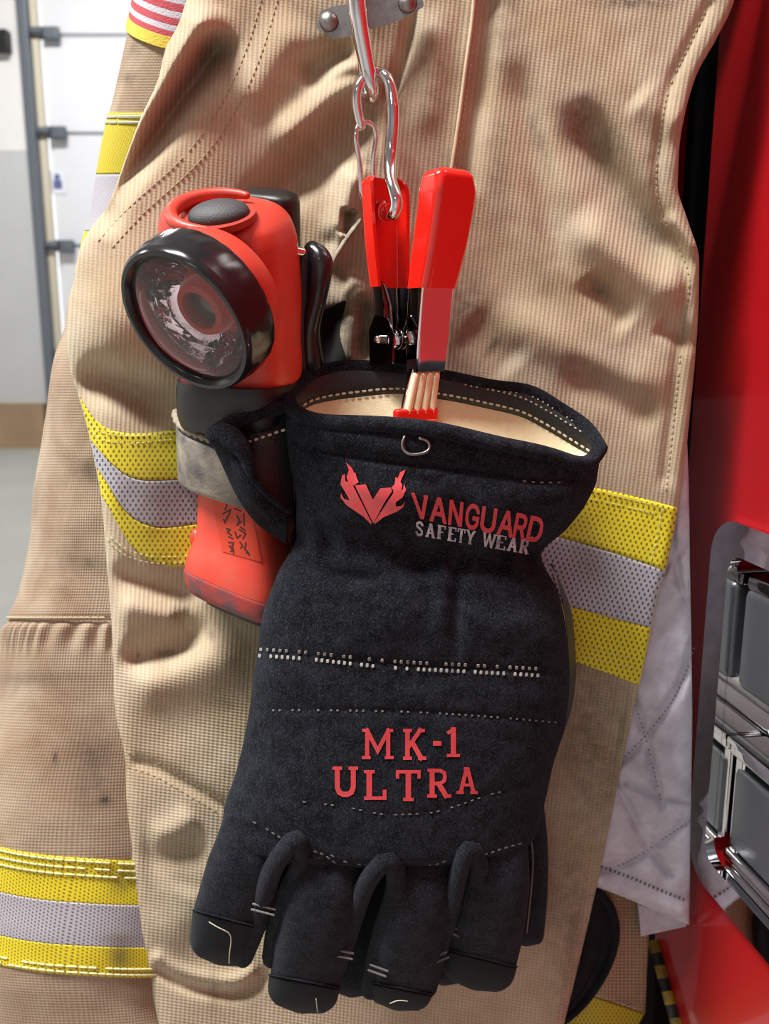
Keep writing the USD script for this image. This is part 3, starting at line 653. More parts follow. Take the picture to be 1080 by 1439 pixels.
so = (0.55 * np.exp(-((x - 130) / 26) ** 2 - ((y - 660) / 16) ** 2) + 0.5 * np.exp(-((x - 125) / 35) ** 2 - ((y - 790) / 14) ** 2) + 0.5 * np.exp(-((x - 130) / 30) ** 2 - ((y - 1080) / 80) ** 2) + 0.4 * np.exp(-((x - 40) / 60) ** 2 - ((y - 955) / 10) ** 2)
      + 0.9 * np.exp(-((x - 78) / 3) ** 2 - ((y - 1065) / 10) ** 2) + 0.9 * np.exp(-((x - 148) / 7) ** 2 - ((y - 1125) / 6) ** 2)
      + 0.55 * np.exp(-((x - 180) / 10) ** 2 - ((y - 110) / 8) ** 2) + 0.5 * np.exp(-((x - 190) / 8) ** 2 - ((y - 70) / 10) ** 2)).ravel().clip(0, 1)
part('sleeve', m, 'khaki_sleeve_twill', coat, smooth=True, uv=np.vstack([uv, uv]), pv={'soil_shade': np.r_[so, so]}, label='dirtier tan sleeve behind the front panel')
LOWW = lambda th: -16 * (th - 1.45)
def sleeve_band(name, mt, v0, v1, wav=None, off=0.8, soilf=None, lab=None, t0=0.25, t1=3.6):
    th = np.linspace(t0, t1, 150)[None]; u = np.linspace(0, 1, 26)[:, None]
    w = (wav(th) if wav else 0)
    v = v0 + (v1 - v0) * u + w + 0 * th; th = np.broadcast_to(th, v.shape)
    a, b = sleeve_pt(th, v, off), sleeve_pt(th, v, -0.6)
    uv = np.stack([th * 62 + v * MMPX * .5, v * MMPX - th * 22], -1).reshape(-1, 2)
    s = (soilf(a[0], a[1]) if soilf else 0 * th).ravel()
    part(name, sheet(W(*a), W(*b)), mt, coat, smooth=True, uv=np.vstack([uv, uv]), pv={'soil_shade': np.r_[s, s]}, label=lab)
lowdirt = lambda x, y: np.clip(0.75 * np.exp(-((x - 168) / 16) ** 2 - ((y - 1345) / 22) ** 2) + 0.5 * np.exp(-((x - 170) / 18) ** 2 - ((y - 1235) / 22) ** 2) + 0.4 * np.exp(-((x - 165) / 30) ** 2 - ((y - 1318) / 8) ** 2), 0, 1)
sleeve_band('sleeve_yellow_trim', 'trim_yellow_fine', 1180, 1238, wav=LOWW, soilf=lowdirt)
sleeve_band('sleeve_silver_trim', 'trim_silver_fine', 1238, 1296, wav=LOWW, soilf=lowdirt)
sleeve_band('sleeve_yellow_trim', 'trim_yellow_fine', 1296, 1338, wav=LOWW, soilf=lowdirt)
sleeve_band('sleeve_yellow_trim', 'trim_yellow_fine', 158, 245, soilf=lambda x, y: 0.3 + 0 * x)
sleeve_band('sleeve_silver_trim', 'trim_silver_fine', 245, 325, soilf=None)
sleeve_band('sleeve_yellow_trim', 'trim_yellow_fine', 325, 385, soilf=None)
for i, (a, b) in enumerate(((-60, -38), (-38, -24), (-24, -13), (-13, -2), (-2, 7), (7, 17), (17, 25), (25, 34))):
    sleeve_band('shoulder_patch_stripe', 'patch_white' if i % 2 == 0 else 'patch_red', a, b, off=1.4, wav=lambda th: 26 - 20 * (th - 1.2), lab=('white' if i % 2 == 0 else 'red') + ' stripe of the shoulder patch')
sleeve_band('shoulder_patch_border', 'patch_yellow', 33, 50, off=1.8, wav=lambda th: 26 - 20 * (th - 1.2), lab='yellow border of the shoulder patch')
def sleeve_st(v0, lab, mt, seed, dash=7, gap=4, width=3, th0=0.3, th1=3.4, off=0.8):
    ths = np.linspace(th0, th1, 900)
    pts = np.stack(sleeve_pt(ths, v0 + (LOWW(ths) if v0 > 1000 else 0 * ths), off + 0.4), 1)
    pth = np.stack([np.arange(900.0), np.zeros(900)], 1)
    out = []
    rg = np.random.default_rng(seed)
    k = 0
    Pw = W(*pts.T)
    while k < 890:
        e = min(899, k + 12)
        if rg.random() < .9: out.append(rtube(Pw[[k, (k + e) // 2, e]], 0.0007, sides=5))
        k += 18
    part('sleeve_stitching', out, mt, coat, kind='stuff', smooth=False)
for k, (vv_, mt) in enumerate(((1184, 'lime_thread'), (1193, 'lime_thread'), (1202, 'lime_thread'), (1334, 'lime_thread'), (1326, 'lime_thread'), (868, 'tan_thread'), (164, 'white_thread'), (172, 'white_thread'))):
    sleeve_st(vv_, '', mt, 50 + k)
# black cuff inside the sleeve's end
th = np.linspace(0, 2 * math.pi, 80, endpoint=False)
loops = []
for vq, o in ((1395, -6), (1430, -6), (1470, -9), (1520, -14)):
    a = sleeve_pt(th, np.full_like(th, min(vq, 1430)), o); loops.append(W(a[0], a[1] + (vq - min(vq, 1430)), a[2]))
part('sleeve_wristlet', loft(loops), 'black_smooth_leather', coat, label='black cuff showing below the sleeve hem')

# grey quilted liner behind the right edge
LR = edge([(958, 560), (966, 640), (968, 720), (969, 800), (971, 900), (972, 1000), (971, 1100), (969, 1200), (969, 1262), (968, 1300)])
LL = edge([(880, 560), (850, 800), (830, 1000), (822, 1150), (816, 1235), (812, 1262)])
lq = np.linspace(0, 1, 220)[:, None]; uq = np.linspace(0, 1, 140)[None]
bottom = line((815, 1240), (835, 1246), (880, 1262), (930, 1283), (972, 1300))
lx = 815 + (972 - 815) * uq + 0 * lq; ly = 560 + (bottom(lx) - 560) * lq
rx = LR(np.minimum(ly, 1300)); lx = lx - (972 - rx) * smoothstep(uq, 0.0, 1.0)
quilt_lines = [[(975, 910), (950, 975), (905, 1035), (860, 1078), (820, 1100)], [(880, 960), (905, 1030), (920, 1090), (930, 1130)], [(975, 1150), (930, 1180), (880, 1212), (830, 1225)], [(975, 760), (930, 800), (890, 860)], [(940, 700), (950, 800), (972, 880)], [(850, 1080), (880, 1130), (905, 1180), (940, 1230)], [(880, 1100), (930, 1120), (975, 1130)]]
def qd(px, py):
    best = np.full(np.shape(px), 1e9)
    for q in quilt_lines:
        p = spl(q, 16)
        for a, b in zip(p[:-1], p[1:]):
            ab = b - a; t = np.clip(((px - a[0]) * ab[0] + (py - a[1]) * ab[1]) / (ab @ ab), 0, 1)
            best = np.minimum(best, (px - a[0] - t * ab[0]) ** 2 + (py - a[1] - t * ab[1]) ** 2)
    return np.sqrt(best)
LN = gaussian_filter(RNG.normal(size=D.shape), 4.5) * 4.5 * 3.6 + gaussian_filter(RNG.normal(size=D.shape), 1.9) * 1.9 * 1.5
def liner_d(px, py):
    e = np.clip((LR(np.clip(py, 560, 1300)) - px) / 16, 0, 1); b = np.clip((bottom(px) - py) / 12, 0, 1)
    hem = 1.8 * np.exp(-((bottom(px) - py - 12) / 8) ** 2) - 1.6 * np.exp(-((bottom(px) - py - 31) / 5) ** 2)
    return -15 + sample(LN, px, py) * 0.8 + 4.2 * (1 - np.exp(-(qd(px, py) / 7) ** 2)) - 5 * (1 - np.sqrt(1 - (1 - e) ** 2)) - 4 * (1 - np.sqrt(1 - (1 - b) ** 2)) + hem
ld = liner_d(lx, ly)
part('quilted_liner', sheet(W(lx, ly, ld), W(lx, ly, ld - 5)), 'liner_fabric', coat, smooth=True, label='grey quilted liner showing behind the right edge')
part('liner_stitching', [stitches(spl(q, 40), liner_d, 3.5, 3, 1.6, 0.2, 0.4, .9, seed=70 + i) for i, q in enumerate(quilt_lines[:3])] + [stitches(np.stack([np.linspace(825, 965, 30), bottom(np.linspace(825, 965, 30)) - 31], 1), liner_d, 3.5, 3, 5, 0.2, 0.5, 1.0)], 'dull_thread', coat, kind='stuff', smooth=False)
q, ms = None, None


def quad_sheet(c4, n, m, dfun, th=4.0):
    a, b, c, d_ = (np.array(q, float) for q in c4)
    u = np.linspace(0, 1, m)[None, :, None]; v = np.linspace(0, 1, n)[:, None, None]
    q = (a * (1 - u) + b * u) * (1 - v) + (d_ * (1 - u) + c * u) * v
    d = dfun(q[..., 0], q[..., 1], u[..., 0] + 0 * v[..., 0])
    return q, sheet(W(q[..., 0], q[..., 1], d), W(q[..., 0], q[..., 1], d - th))
q, ms = quad_sheet([(895, 1268), (967, 1288), (964, 1302), (900, 1316)], 10, 30, lambda x, y, u: -26 + 0 * u, 3)
part('liner_back', ms, 'liner_fabric', coat, smooth=True, label='back layer of the grey liner')
tdf = lambda x, y, u: -27 - 6 * (2 * u - 1) ** 2 * 2 + 1.2 * np.sin(u * 14)
q, ms = quad_sheet([(800, 1230), (914, 1262), (906, 1424), (780, 1380)], 40, 50, tdf)
uvq = (q * MMPX).reshape(-1, 2); z0 = np.full(len(uvq), 0.12)
part('tail_panel', ms, 'khaki_weave', coat, smooth=True, uv=np.vstack([uvq, uvq]), pv={'soil_shade': np.r_[z0, z0]}, label='tan tail of the coat below the grey liner')
q, ms = quad_sheet([(780, 1381), (906, 1424), (880, 1470), (760, 1450)], 16, 50, lambda x, y, u: -28 - 12 * (2 * u - 1) ** 2)
uvq = (q * MMPX).reshape(-1, 2); z0 = np.full(len(uvq), 0.35)
part('tail_trim', ms, 'trim_yellow_fine', coat, smooth=True, uv=np.vstack([uvq, uvq]), pv={'soil_shade': np.r_[z0, z0]}, label='dirty yellow trim on the tail')
part('tail_stitching', stitches([(812, 1391), (906, 1421)], lambda x, y: -28 - 12 * (2 * (x - 780) / 126 - 1) ** 2, 5, 3, 2.4, 0.8), 'pale_thread', coat, kind='stuff', smooth=False)

# unseen back of the coat, added and widened to keep light off the truck
bp = []
for k, (y_, xa, xb) in enumerate(((0.50, -0.13, 0.155), (0.535, -0.15, 0.172), (0.58, -0.16, 0.170), (0.62, -0.13, 0.150))):
    bp.append((y_, xa, xb))
xs = np.linspace(-0.135, 0.166, 40); zs_ = np.linspace(0.45, 1.70, 60)
XB, ZB = np.meshgrid(xs, zs_)
YBk = 0.59 - 0.07 * np.clip(-(XB + 0.008) / 0.13, 0, 2) ** 4 + 0.006 * np.sin(XB * 60 + ZB * 3) + 0.006 * np.sin(ZB * 9)
gB = np.stack([XB, YBk, ZB], -1)
uvB = np.stack([XB * 1000, ZB * 1000], -1).reshape(-1, 2)
part('added_back_panel', sheet(gB[24:], gB[24:] + np.array([0, 0.005, 0])), 'khaki_sleeve_twill', coat, smooth=True, uv=np.vstack([uvB[24 * 40:], uvB[24 * 40:]]), pv={'soil_shade': np.full(len(uvB[24 * 40:]) * 2, 0.6)}, label='unseen coat back, added and darkened to dim the truck side')  # darkened evenly so that the truck side mirrors a dark surface
part('added_back_lining', sheet(gB[:25], gB[:25] + np.array([0, 0.005, 0])), 'liner_fabric', coat, smooth=True, label='unseen grey lining of the coat back, added for the chrome to mirror')  # added out of view so that the bezel mirrors grey

zs2 = np.linspace(1.285, 1.72, 30); XY, ZY = np.meshgrid(np.linspace(-1, 1, 40), zs2)
wy_ = 0.165 - 0.10 * smoothstep(ZY, 1.5, 1.72)
gY = np.stack([0.002 + wy_ * XY, 0.462 + 0.012 * XY ** 2 + 0.005 * np.sin(XY * 7 + ZY * 9) + 0.03 * smoothstep(ZY, 1.45, 1.72), ZY], -1)
uvY = np.stack([gY[..., 0] * 1000, gY[..., 2] * 1000], -1).reshape(-1, 2)
part('added_yoke', sheet(gY, gY + np.array([0, 0.005, 0])), 'khaki_twill', coat, smooth=True, uv=np.vstack([uvY, uvY]), pv={'soil_shade': np.full(len(uvY) * 2, 0.1)}, label='unseen upper chest of the coat, added to block light from the truck')  # added above the view to stop lamp light passing over the coat

# ================================================================== THE FRONT GLOVE
def ff(pts):
    p = np.array(pts, float); o = np.argsort(p[:, 0])
    return PchipInterpolator(p[o, 0], p[o, 1]), PchipInterpolator(p[o, 0], p[o, 2])
rim_back = [(404, 556, 45), (425, 536, 33), (457, 521, 26), (509, 516, 23), (561, 521, 22), (626, 530, 22), (705, 545, 22), (744, 551, 23), (783, 573, 27), (825, 603, 37), (843, 630, 52)]
rim_front = [(404, 556, 45), (412, 575, 57), (440, 590, 67), (480, 594, 73), (552, 597, 78), (618, 605, 80), (705, 625, 78), (783, 643, 71), (825, 650, 63), (843, 630, 52)]
NF, NBK = 150, 110
def half_u(n): return (1 - np.cos(np.linspace(0, np.pi, n))) / 2
def curve_from(pts, n):
    """smooth curve through the points, spaced evenly"""
    return spl(pts, n)
lev = [  # v, L, R, dmid, dfront, dback, sag front, sag back, exponent
    (0.10, (401, 600), (839, 668), 49, 79, 21, 20, -22, 2.4),
    (0.20, (407, 652), (825, 704), 48, 80, 20, 14, -10, 2.4),
    (0.30, (416, 708), (797, 742), 47, 76, 20, 10, -4, 2.3),
    (0.38, (416, 752), (760, 782), 48, 68, 27, 8, 0, 2.3),
    (0.45, (390, 806), (784, 832), 48, 72, 28, 4, 0, 2.4),
    (0.56, (368, 868), (796, 893), 48, 74, 28, 4, 0, 2.5),
    (0.66, (358, 940), (800, 950), 46, 73, 20, 4, 0, 2.5),
    (0.76, (348, 1010), (795, 1014), 46, 73, 20, 6, 0, 2.5),
    (0.85, (333, 1080), (777, 1074), 46, 74, 20, 8, 0, 2.5),
    (0.92, (314, 1140), (765, 1128), 46, 75, 22, 20, 0, 2.5),
    (0.97, (312, 1168), (756, 1162), 46, 74, 24, 43, 0, 2.6),
    (1.00, (318, 1178), (750, 1172), 44, 60, 30, 47, 0, 2.4)]
def level(L, R, dm, df, db, sf, sb, ne):
    def side(n, dd, sag):
        ph = np.linspace(0, np.pi, n); c, s = np.cos(ph), np.sin(ph)
        cc = np.sign(c) * np.abs(c) ** (2 / ne); ss = np.abs(s) ** (2 / ne)
        u = (1 - cc) / 2
        return np.stack([L[0] + (R[0] - L[0]) * u, L[1] + (R[1] - L[1]) * u + sag * ss, dm + (dd - dm) * ss], 1)
    return np.vstack([side(NF, df, sf), side(NBK, db, sb)[::-1][1:-1]])
ring0 = np.vstack([curve_from(rim_front, NF), curve_from(rim_back, NBK)[::-1][1:-1]])
rings = np.stack([ring0] + [level(*l[1:]) for l in lev])
vs = np.r_[0, [l[0] for l in lev]]
trk = PchipInterpolator(vs, rings, axis=0)
NV = 230
vv = np.linspace(0, 1, NV)
G = trk(vv)
# creases: hem groove, gathers of the elastic waist, seams, soft dents
fx, fy = G[..., 0], G[..., 1]
hem = line((400, 612), (440, 630), (520, 645), (620, 657), (700, 668), (760, 676), (840, 674))
isf = (np.arange(G.shape[1]) < NF)[None] * np.ones((NV, 1))
gd = np.zeros(fx.shape)
gd -= 2.2 * np.exp(-((fy - hem(fx)) / 7) ** 2) * isf
gd += 1.6 * np.exp(-((fy - hem(fx) + 26) / 16) ** 2) * isf
wy = line((400, 756), (500, 775), (560, 792), (650, 792), (720, 785), (800, 780))
gd += (2.4 * np.sin(fx / 9.5 + 1.8 * np.sin(fx / 37)) * (0.5 + 0.5 * np.sin(fx / 23 + 1)) - 2.2) * np.exp(-((fy - wy(fx)) / 19) ** 2) * isf
def gfold(pts, a, w):
    p = spl(pts, 20); b = np.full(fx.shape, 1e9); tt = np.zeros(fx.shape)
    for i_, (q0, q1) in enumerate(zip(p[:-1], p[1:])):
        ab = q1 - q0; t_ = np.clip(((fx - q0[0]) * ab[0] + (fy - q0[1]) * ab[1]) / (ab @ ab), 0, 1)
        dd = (fx - q0[0] - t_ * ab[0]) ** 2 + (fy - q0[1] - t_ * ab[1]) ** 2; mm = dd < b; b[mm] = dd[mm]; tt[mm] = ((i_ + t_) / 19)[mm]
    return a * np.exp(-b / (2 * w * w)) * np.sin(np.pi * np.clip(tt, 0.02, .98)) ** 0.6 * isf
for pts, a, w in (([(425, 770), (460, 800), (500, 812), (560, 805)], -3.0, 7), ([(400, 800), (440, 825), (500, 835)], 1.6, 9), ([(590, 780), (600, 830), (596, 900)], -2.2, 8), ([(635, 790), (642, 850), (640, 910)], -2.0, 9), ([(700, 770), (740, 790), (770, 830)], -2.4, 8),
                  ([(620, 690), (680, 735), (740, 745)], -1.6, 12), ([(430, 690), (450, 740), (440, 770)], -2.0, 9), ([(760, 720), (740, 750), (750, 790)], -2.5, 8), ([(345, 1120), (380, 1150), (420, 1165)], 1.5, 12),
                  ([(330, 1100), (352, 1060), (360, 1020)], -1.2, 9), ([(400, 880), (450, 900), (520, 890)], 1.0, 14), ([(660, 860), (720, 880), (770, 870)], 1.2, 14)):
    gd += gfold(pts, a, w)
dbl = line((350, 916), (430, 921), (495, 928), (560, 934), (640, 938), (770, 945), (810, 948))
sgl = line((340, 998), (430, 998), (560, 1000), (640, 1004), (790, 1016), (810, 1018))
knl = line((300, 1150), (360, 1167), (400, 1190), (450, 1202), (480, 1220), (520, 1226), (560, 1222), (605, 1226), (640, 1215), (680, 1211), (705, 1203), (745, 1192))
low = line((320, 1100), (415, 1125), (480, 1133), (550, 1145), (600, 1143), (630, 1136), (695, 1115), (770, 1102))
for c, a, w in ((dbl, -1.0, 5), (sgl, -0.8, 4), (knl, -1.4, 6), (low, -0.5, 4)):
    gd += a * np.exp(-((fy - c(fx)) / w) ** 2) * isf
gd += 0.9 * np.exp(-((fy - dbl(fx) - 40) / 22) ** 2) * isf
noi = gaussian_filter(RNG.normal(size=(NV, G.shape[1])), 9) * 9 * 1.5 + gaussian_filter(RNG.normal(size=(NV, G.shape[1])), 3) * 3 * 0.5
gd += noi * smoothstep(vv, 0.02, 0.1)[:, None] * isf
gd += -3 * np.exp(-((fx - 640) / 9) ** 2 - ((fy - 850) / 60) ** 2) * isf + 2.0 * np.exp(-((fx - 545) / 60) ** 2 - ((fy - 870) / 40) ** 2) * isf
gd -= 3.5 * np.exp(-((fx - 660) / 28) ** 2 - ((fy - 690) / 26) ** 2) * isf * 0.4
G[..., 2] += gd
GL = thing('glove', 'black suede firefighter glove with red and white lettering, the front one of the clamped pair', 'glove', W(570, 1180, 46))
part('back_of_hand', loft(W(G[..., 0], G[..., 1], G[..., 2])[:, ::-1], cap=False) if False else trimesh.Trimesh(W(G[..., 0], G[..., 1], G[..., 2]).reshape(-1, 3), gridfaces(NV, G.shape[1], cv=True)[:, ::-1], process=False), 'black_suede', GL, smooth=True)
gfp = G[:, 2:NF - 2].reshape(-1, 3)[::2]
_gl = LinearNDInterpolator(gfp[:, :2], gfp[:, 2], fill_value=60.0)
def glove_d(px, py): return _gl(np.stack([np.broadcast_to(px, np.shape(py)) + 0.0, np.asarray(py, float)], -1))
# rolled rim, inner facing, lining
part('rim', tube(W(*np.vstack([curve_from(rim_front, 120)[:-1], curve_from(rim_back, 90)[::-1][:-1]]).T), 0.0036, 12, closed=True), 'black_suede', GL, smooth=True)
cback = curve_from(rim_back, 90)
fac = np.array([(443, 563), (500, 553), (557, 548), (622, 556), (678, 567), (731, 580), (770, 600), (809, 624)], float)
facf = line(*[(404, 590)] + [tuple(q) for q in fac] + [(843, 645)])
fl = np.stack([cback[:, 0], np.maximum(facf(cback[:, 0]), cback[:, 1] + 8), cback[:, 2] + 2.5], 1)
flo2 = fl + np.array([0, 6, 1.0])
top2 = cback + np.array([0, 0, 2.6])
gfac = ribbon(top2, flo2, 0, 8); gfac[..., 2] += 1.5 * np.sin(np.linspace(0, np.pi, 8))[:, None]
part('cuff_facing', sheet(W(gfac[..., 0], gfac[..., 1], gfac[..., 2]), W(gfac[..., 0], gfac[..., 1], gfac[..., 2] - 1.2)), 'black_smooth_leather', GL, smooth=True, label='smooth leather facing inside the cuff')
def fac_d(px, py): return np.interp(px, cback[:, 0], cback[:, 2]) + 4.8
part('facing_stitching', [stitches(np.stack([fl[4:-3, 0], fl[4:-3, 1] - 2], 1), fac_d, 7, 2.5, 3.2, 0.2, .5, seed=41), stitches(np.stack([fl[55:-3, 0], fl[55:-3, 1] - 22], 1), fac_d, 4, 4, 2.2, -0.2, .5, seed=42), stitches(cback[48:-4, :2] + [0, 5], lambda x, y: np.interp(x, cback[:, 0], cback[:, 2]) + 3.0, 3, 5, 2.2, .6, .5, keep=.7, seed=43)], 'pale_thread', GL, kind='stuff', smooth=False)
lb = fl[3:-5]
shr = lambda q, k, dy, dd: np.stack([620 + (q[:, 0] - 620) * k, q[:, 1] + dy, q[:, 2] + dd], 1)
lining_back = np.stack([shr(lb, 1.0, 2, 0.5), shr(lb, .90, 40, 6), shr(lb, .76, 80, 14), shr(lb, .6, 120, 22)])
frf = spl(rim_front, 90)
lf = np.stack([frf[:, 0] + (620 - frf[:, 0]) * .02, frf[:, 1] + 10, frf[:, 2] - 4], 1)
lining_front = np.stack([lf] + [np.stack([620 + (lf[:, 0] - 620) * k, lf[:, 1] + dy, lf[:, 2] - dd], 1) for k, dy, dd in ((.90, 35, 5), (.76, 65, 14), (.6, 95, 24))])
part('lining_front', sheet(W(*np.moveaxis(lining_front, -1, 0)), W(*np.moveaxis(lining_front + [0, 0, 1.0], -1, 0))), 'cream_knit', GL, smooth=True, label='cream knit lining of the front wall')
part('lining', sheet(W(*np.moveaxis(lining_back, -1, 0)), W(*np.moveaxis(lining_back - [0, 0, 1.2], -1, 0))), 'cream_knit', GL, smooth=True, label='cream knit lining seen inside the cuff')
# stitch rows
rowsx = lambda f, a, b, o=0: np.stack([np.linspace(a, b, 60), f(np.linspace(a, b, 60)) + o], 1)
def gst(pth, mt, dash, gap, w, keep=.9, seed=1, off=0.25, th=.5):
    return stitches(pth, glove_d, dash, gap, w, off, th, keep, seed=seed)
part('double_stitching', [gst(rowsx(dbl, 364, 770, -4), 0, 5, 4, 5.0, .66, 11), gst(rowsx(dbl, 362, 772, 5), 0, 5, 3, 6.0, .82, 12)], 'grey_thread', GL, kind='stuff', smooth=False)
part('hand_stitching', [gst(rowsx(sgl, 355, 790), 0, 4, 5, 3, .75, 13), gst(rowsx(low, 415, 760), 0, 5, 5, 2.2, .7, 14),
     gst(rowsx(knl, 355, 735, -10), 0, 6, 4, 2.6, .7, 15), gst(rowsx(knl, 440, 700, -3), 0, 6, 4, 2.6, .6, 16), gst(rowsx(hem, 722, 792, 2), 0, 6, 6, 3.0, .8, 17)], 'dull_thread', GL, kind='stuff', smooth=False)
# small wire loop under the rim
wl = spl([(590, 616, 81.5), (602, 622, 81), (603, 630, 81.5), (588, 638, 82.5), (571, 636, 82.5), (565, 626, 82), (568, 614, 81)], 40)
part('wire_loop', rtube(W(*wl.T), 0.0007, sides=8), 'brushed_plate', GL, label='thin pale wire loop below the rim')
# outer side panel of smooth leather at the right edge
sp_ = spl([(772, 800), (790, 850), (799, 910), (801, 960), (797, 1008)], 30)
a_ = np.stack([sp_[:, 0] - 16, sp_[:, 1], np.full(30, 64.)], 1); b_ = np.stack([sp_[:, 0] + 1, sp_[:, 1], np.full(30, 48.)], 1)

# fingers
def finger(path, hw, hd, tip=1.0, n=46, m=44, ne=2.5):
    p = spl(path, n); s = np.linspace(0, 1, n)
    w = np.interp(s, np.linspace(0, 1, len(hw)), hw); h = np.interp(s, np.linspace(0, 1, len(hd)), hd)
    L = np.r_[0, np.cumsum(np.hypot(*np.diff(p[:, :2], axis=0).T))]; rem = (L[-1] - L)
    k = np.clip(rem / (w[-1] * 0.62), 0, 1); k = np.sqrt(1 - (1 - k) ** 2) * 0.96 + 0.04
    kk = k ** 0.75
    t = np.gradient(p[:, :2], axis=0); t /= np.linalg.norm(t, axis=1, keepdims=True)
    nrm = np.stack([-t[:, 1], t[:, 0]], 1)
    th = np.arange(m) * 2 * np.pi / m; c, sn = np.cos(th), np.sin(th)
    cc, ss = np.sign(c) * np.abs(c) ** (2 / ne), np.sign(sn) * np.abs(sn) ** (2 / ne)
    q = np.zeros((n, m, 3))
    q[..., :2] = p[:, None, :2] + nrm[:, None] * (w * kk)[:, None, None] * cc[None, :, None]
    q[..., 2] = p[:, 2][:, None] + (h * k)[:, None] * ss[None]
    return q
def wob(q, amp, seed):
    rg = np.random.default_rng(seed)
    g = gaussian_filter(rg.normal(size=q.shape[:2]), (4, 4), mode=('nearest', 'wrap')) * 4 * amp
    q = q.copy(); q[..., 2] += g; return q
FING = [  # path, half widths px, half depth mm
    ([(358, 1150, 52), (346, 1205, 53), (328, 1270, 50), (306, 1356, 40)], [42, 52, 52, 42], [8, 15, 15, 12]),
    ([(468, 1170, 54), (457, 1245, 57), (438, 1330, 52), (420, 1424, 40)], [46, 53, 52, 46], [9, 16, 16, 13]),
    ([(598, 1180, 53), (590, 1250, 56), (573, 1335, 51), (556, 1420, 40)], [40, 48, 48, 42], [9, 15, 15, 12]),
    ([(700, 1160, 51), (697, 1230, 53), (684, 1310, 48), (664, 1391, 38)], [38, 48, 51, 50], [8, 14, 14, 11])]
for k, (pth, hw, hd) in enumerate(FING):
    q = wob(finger(pth, hw, hd, ne=2.7 if k else 2.5), 0.55, 80 + k)
    P = W(*np.moveaxis(q, -1, 0))
    fg = part('finger', loft(P), 'black_finger_leather', GL, smooth=True, label=['index finger, leftmost', 'middle finger', 'ring finger', 'little finger, rightmost'][k])
    c0 = [31, 37, 39, 36][k]
    qc = finger(pth, np.array(hw) + 1.6, np.array(hd) + 0.5, ne=2.7)[c0:]
    th_ = np.arange(44) * 2 * np.pi / 44
    USED.setdefault(fg, 1)
    part('fingertip_cap', loft(W(*np.moveaxis(qc, -1, 0))), 'black_cap_leather', fg, smooth=True, label='leather fingertip cap')
    qs = finger(pth, np.array(hw) + 2.0, np.array(hd) + 0.7, ne=2.7)[c0]
    part('cap_seam', tube(W(*qs.T), 0.00045, 6, closed=True), 'black_finger_leather', fg, smooth=True)
# thin pale threads on the caps
for pts in ([(294, 1296, 65.5), (312, 1306, 66), (322, 1312, 65), (323, 1335, 62), (322, 1354, 52)], [(444, 1404, 60), (446, 1422, 52)], [(548, 1410, 57), (560, 1406, 58), (572, 1407, 57)]):
    part('loose_thread', rtube(W(*spl(pts, 16).T), 0.00032, sides=6), 'pale_thread', GL)
# thick rolled fourchettes between the fingers
FO = [([(342, 1345, 47), (362, 1290, 55), (379, 1232, 66), (401, 1193, 72.5), (418, 1179, 73), (424, 1197, 69), (408, 1240, 60), (390, 1300, 52), (382, 1345, 47)], 0.0054),
      ([(452, 1398, 45), (478, 1340, 52), (504, 1268, 64), (529, 1219, 72.5), (546, 1206, 73), (556, 1225, 69), (547, 1285, 60), (530, 1345, 52), (520, 1390, 45)], 0.0056),
      ([(600, 1388, 43), (615, 1340, 50), (635, 1275, 60), (647, 1215, 69), (659, 1190, 70), (670, 1205, 66), (664, 1250, 58), (644, 1310, 50), (628, 1355, 45)], 0.0050)]
for k, (pts, r) in enumerate(FO):
    p = spl(pts, 50)
    part('fourchette', rtube(W(*p.T), r * (1 + 0.10 * np.sin(np.linspace(0, 9, 50) + k)), sides=14), 'black_finger_leather', GL, smooth=True, label='rolled leather fourchette ' + ['left of the middle finger', 'between middle and ring fingers', 'left of the little finger'][k])
for k, poly in enumerate(([(401, 1193), (424, 1190), (412, 1240), (400, 1275), (378, 1262), (382, 1225)], [(529, 1219), (556, 1215), (550, 1290), (534, 1340), (520, 1330), (506, 1270)], [(647, 1215), (670, 1200), (662, 1260), (645, 1310), (632, 1300), (636, 1260)])):
    part('finger_web', decal(Polygon(poly), lambda x, y: 47 + 0 * np.asarray(x), 0, 3, 12), 'black_cap_leather', GL, smooth=30)
def bar(c, a, L, d, n=2):
    o = []
    for j in range(n):
        for i in range(5):
            t = (i - 2) / 2.5 * L / 2
            x, y = c[0] + math.cos(a) * t - math.sin(a) * (j * 8 - 4), c[1] + math.sin(a) * t + math.cos(a) * (j * 8 - 4)
            o.append(rtube(W(np.array([x - 2.2 * math.cos(a), x + 2.2 * math.cos(a)]), np.array([y - 2.2 * math.sin(a), y + 2.2 * math.sin(a)]), np.full(2, d)), 0.0006, sides=6))
    return o
part('finger_stitching', bar((370, 1278), 0.25, 34, 65.2) + bar((482, 1341), 0.2, 28, 63.5) + bar((531, 1364), 0.35, 26, 61) + bar((645, 1312), 0.5, 18, 57) + bar((620, 1345), -0.4, 16, 58), 'dull_thread', GL, kind='stuff', smooth=False)

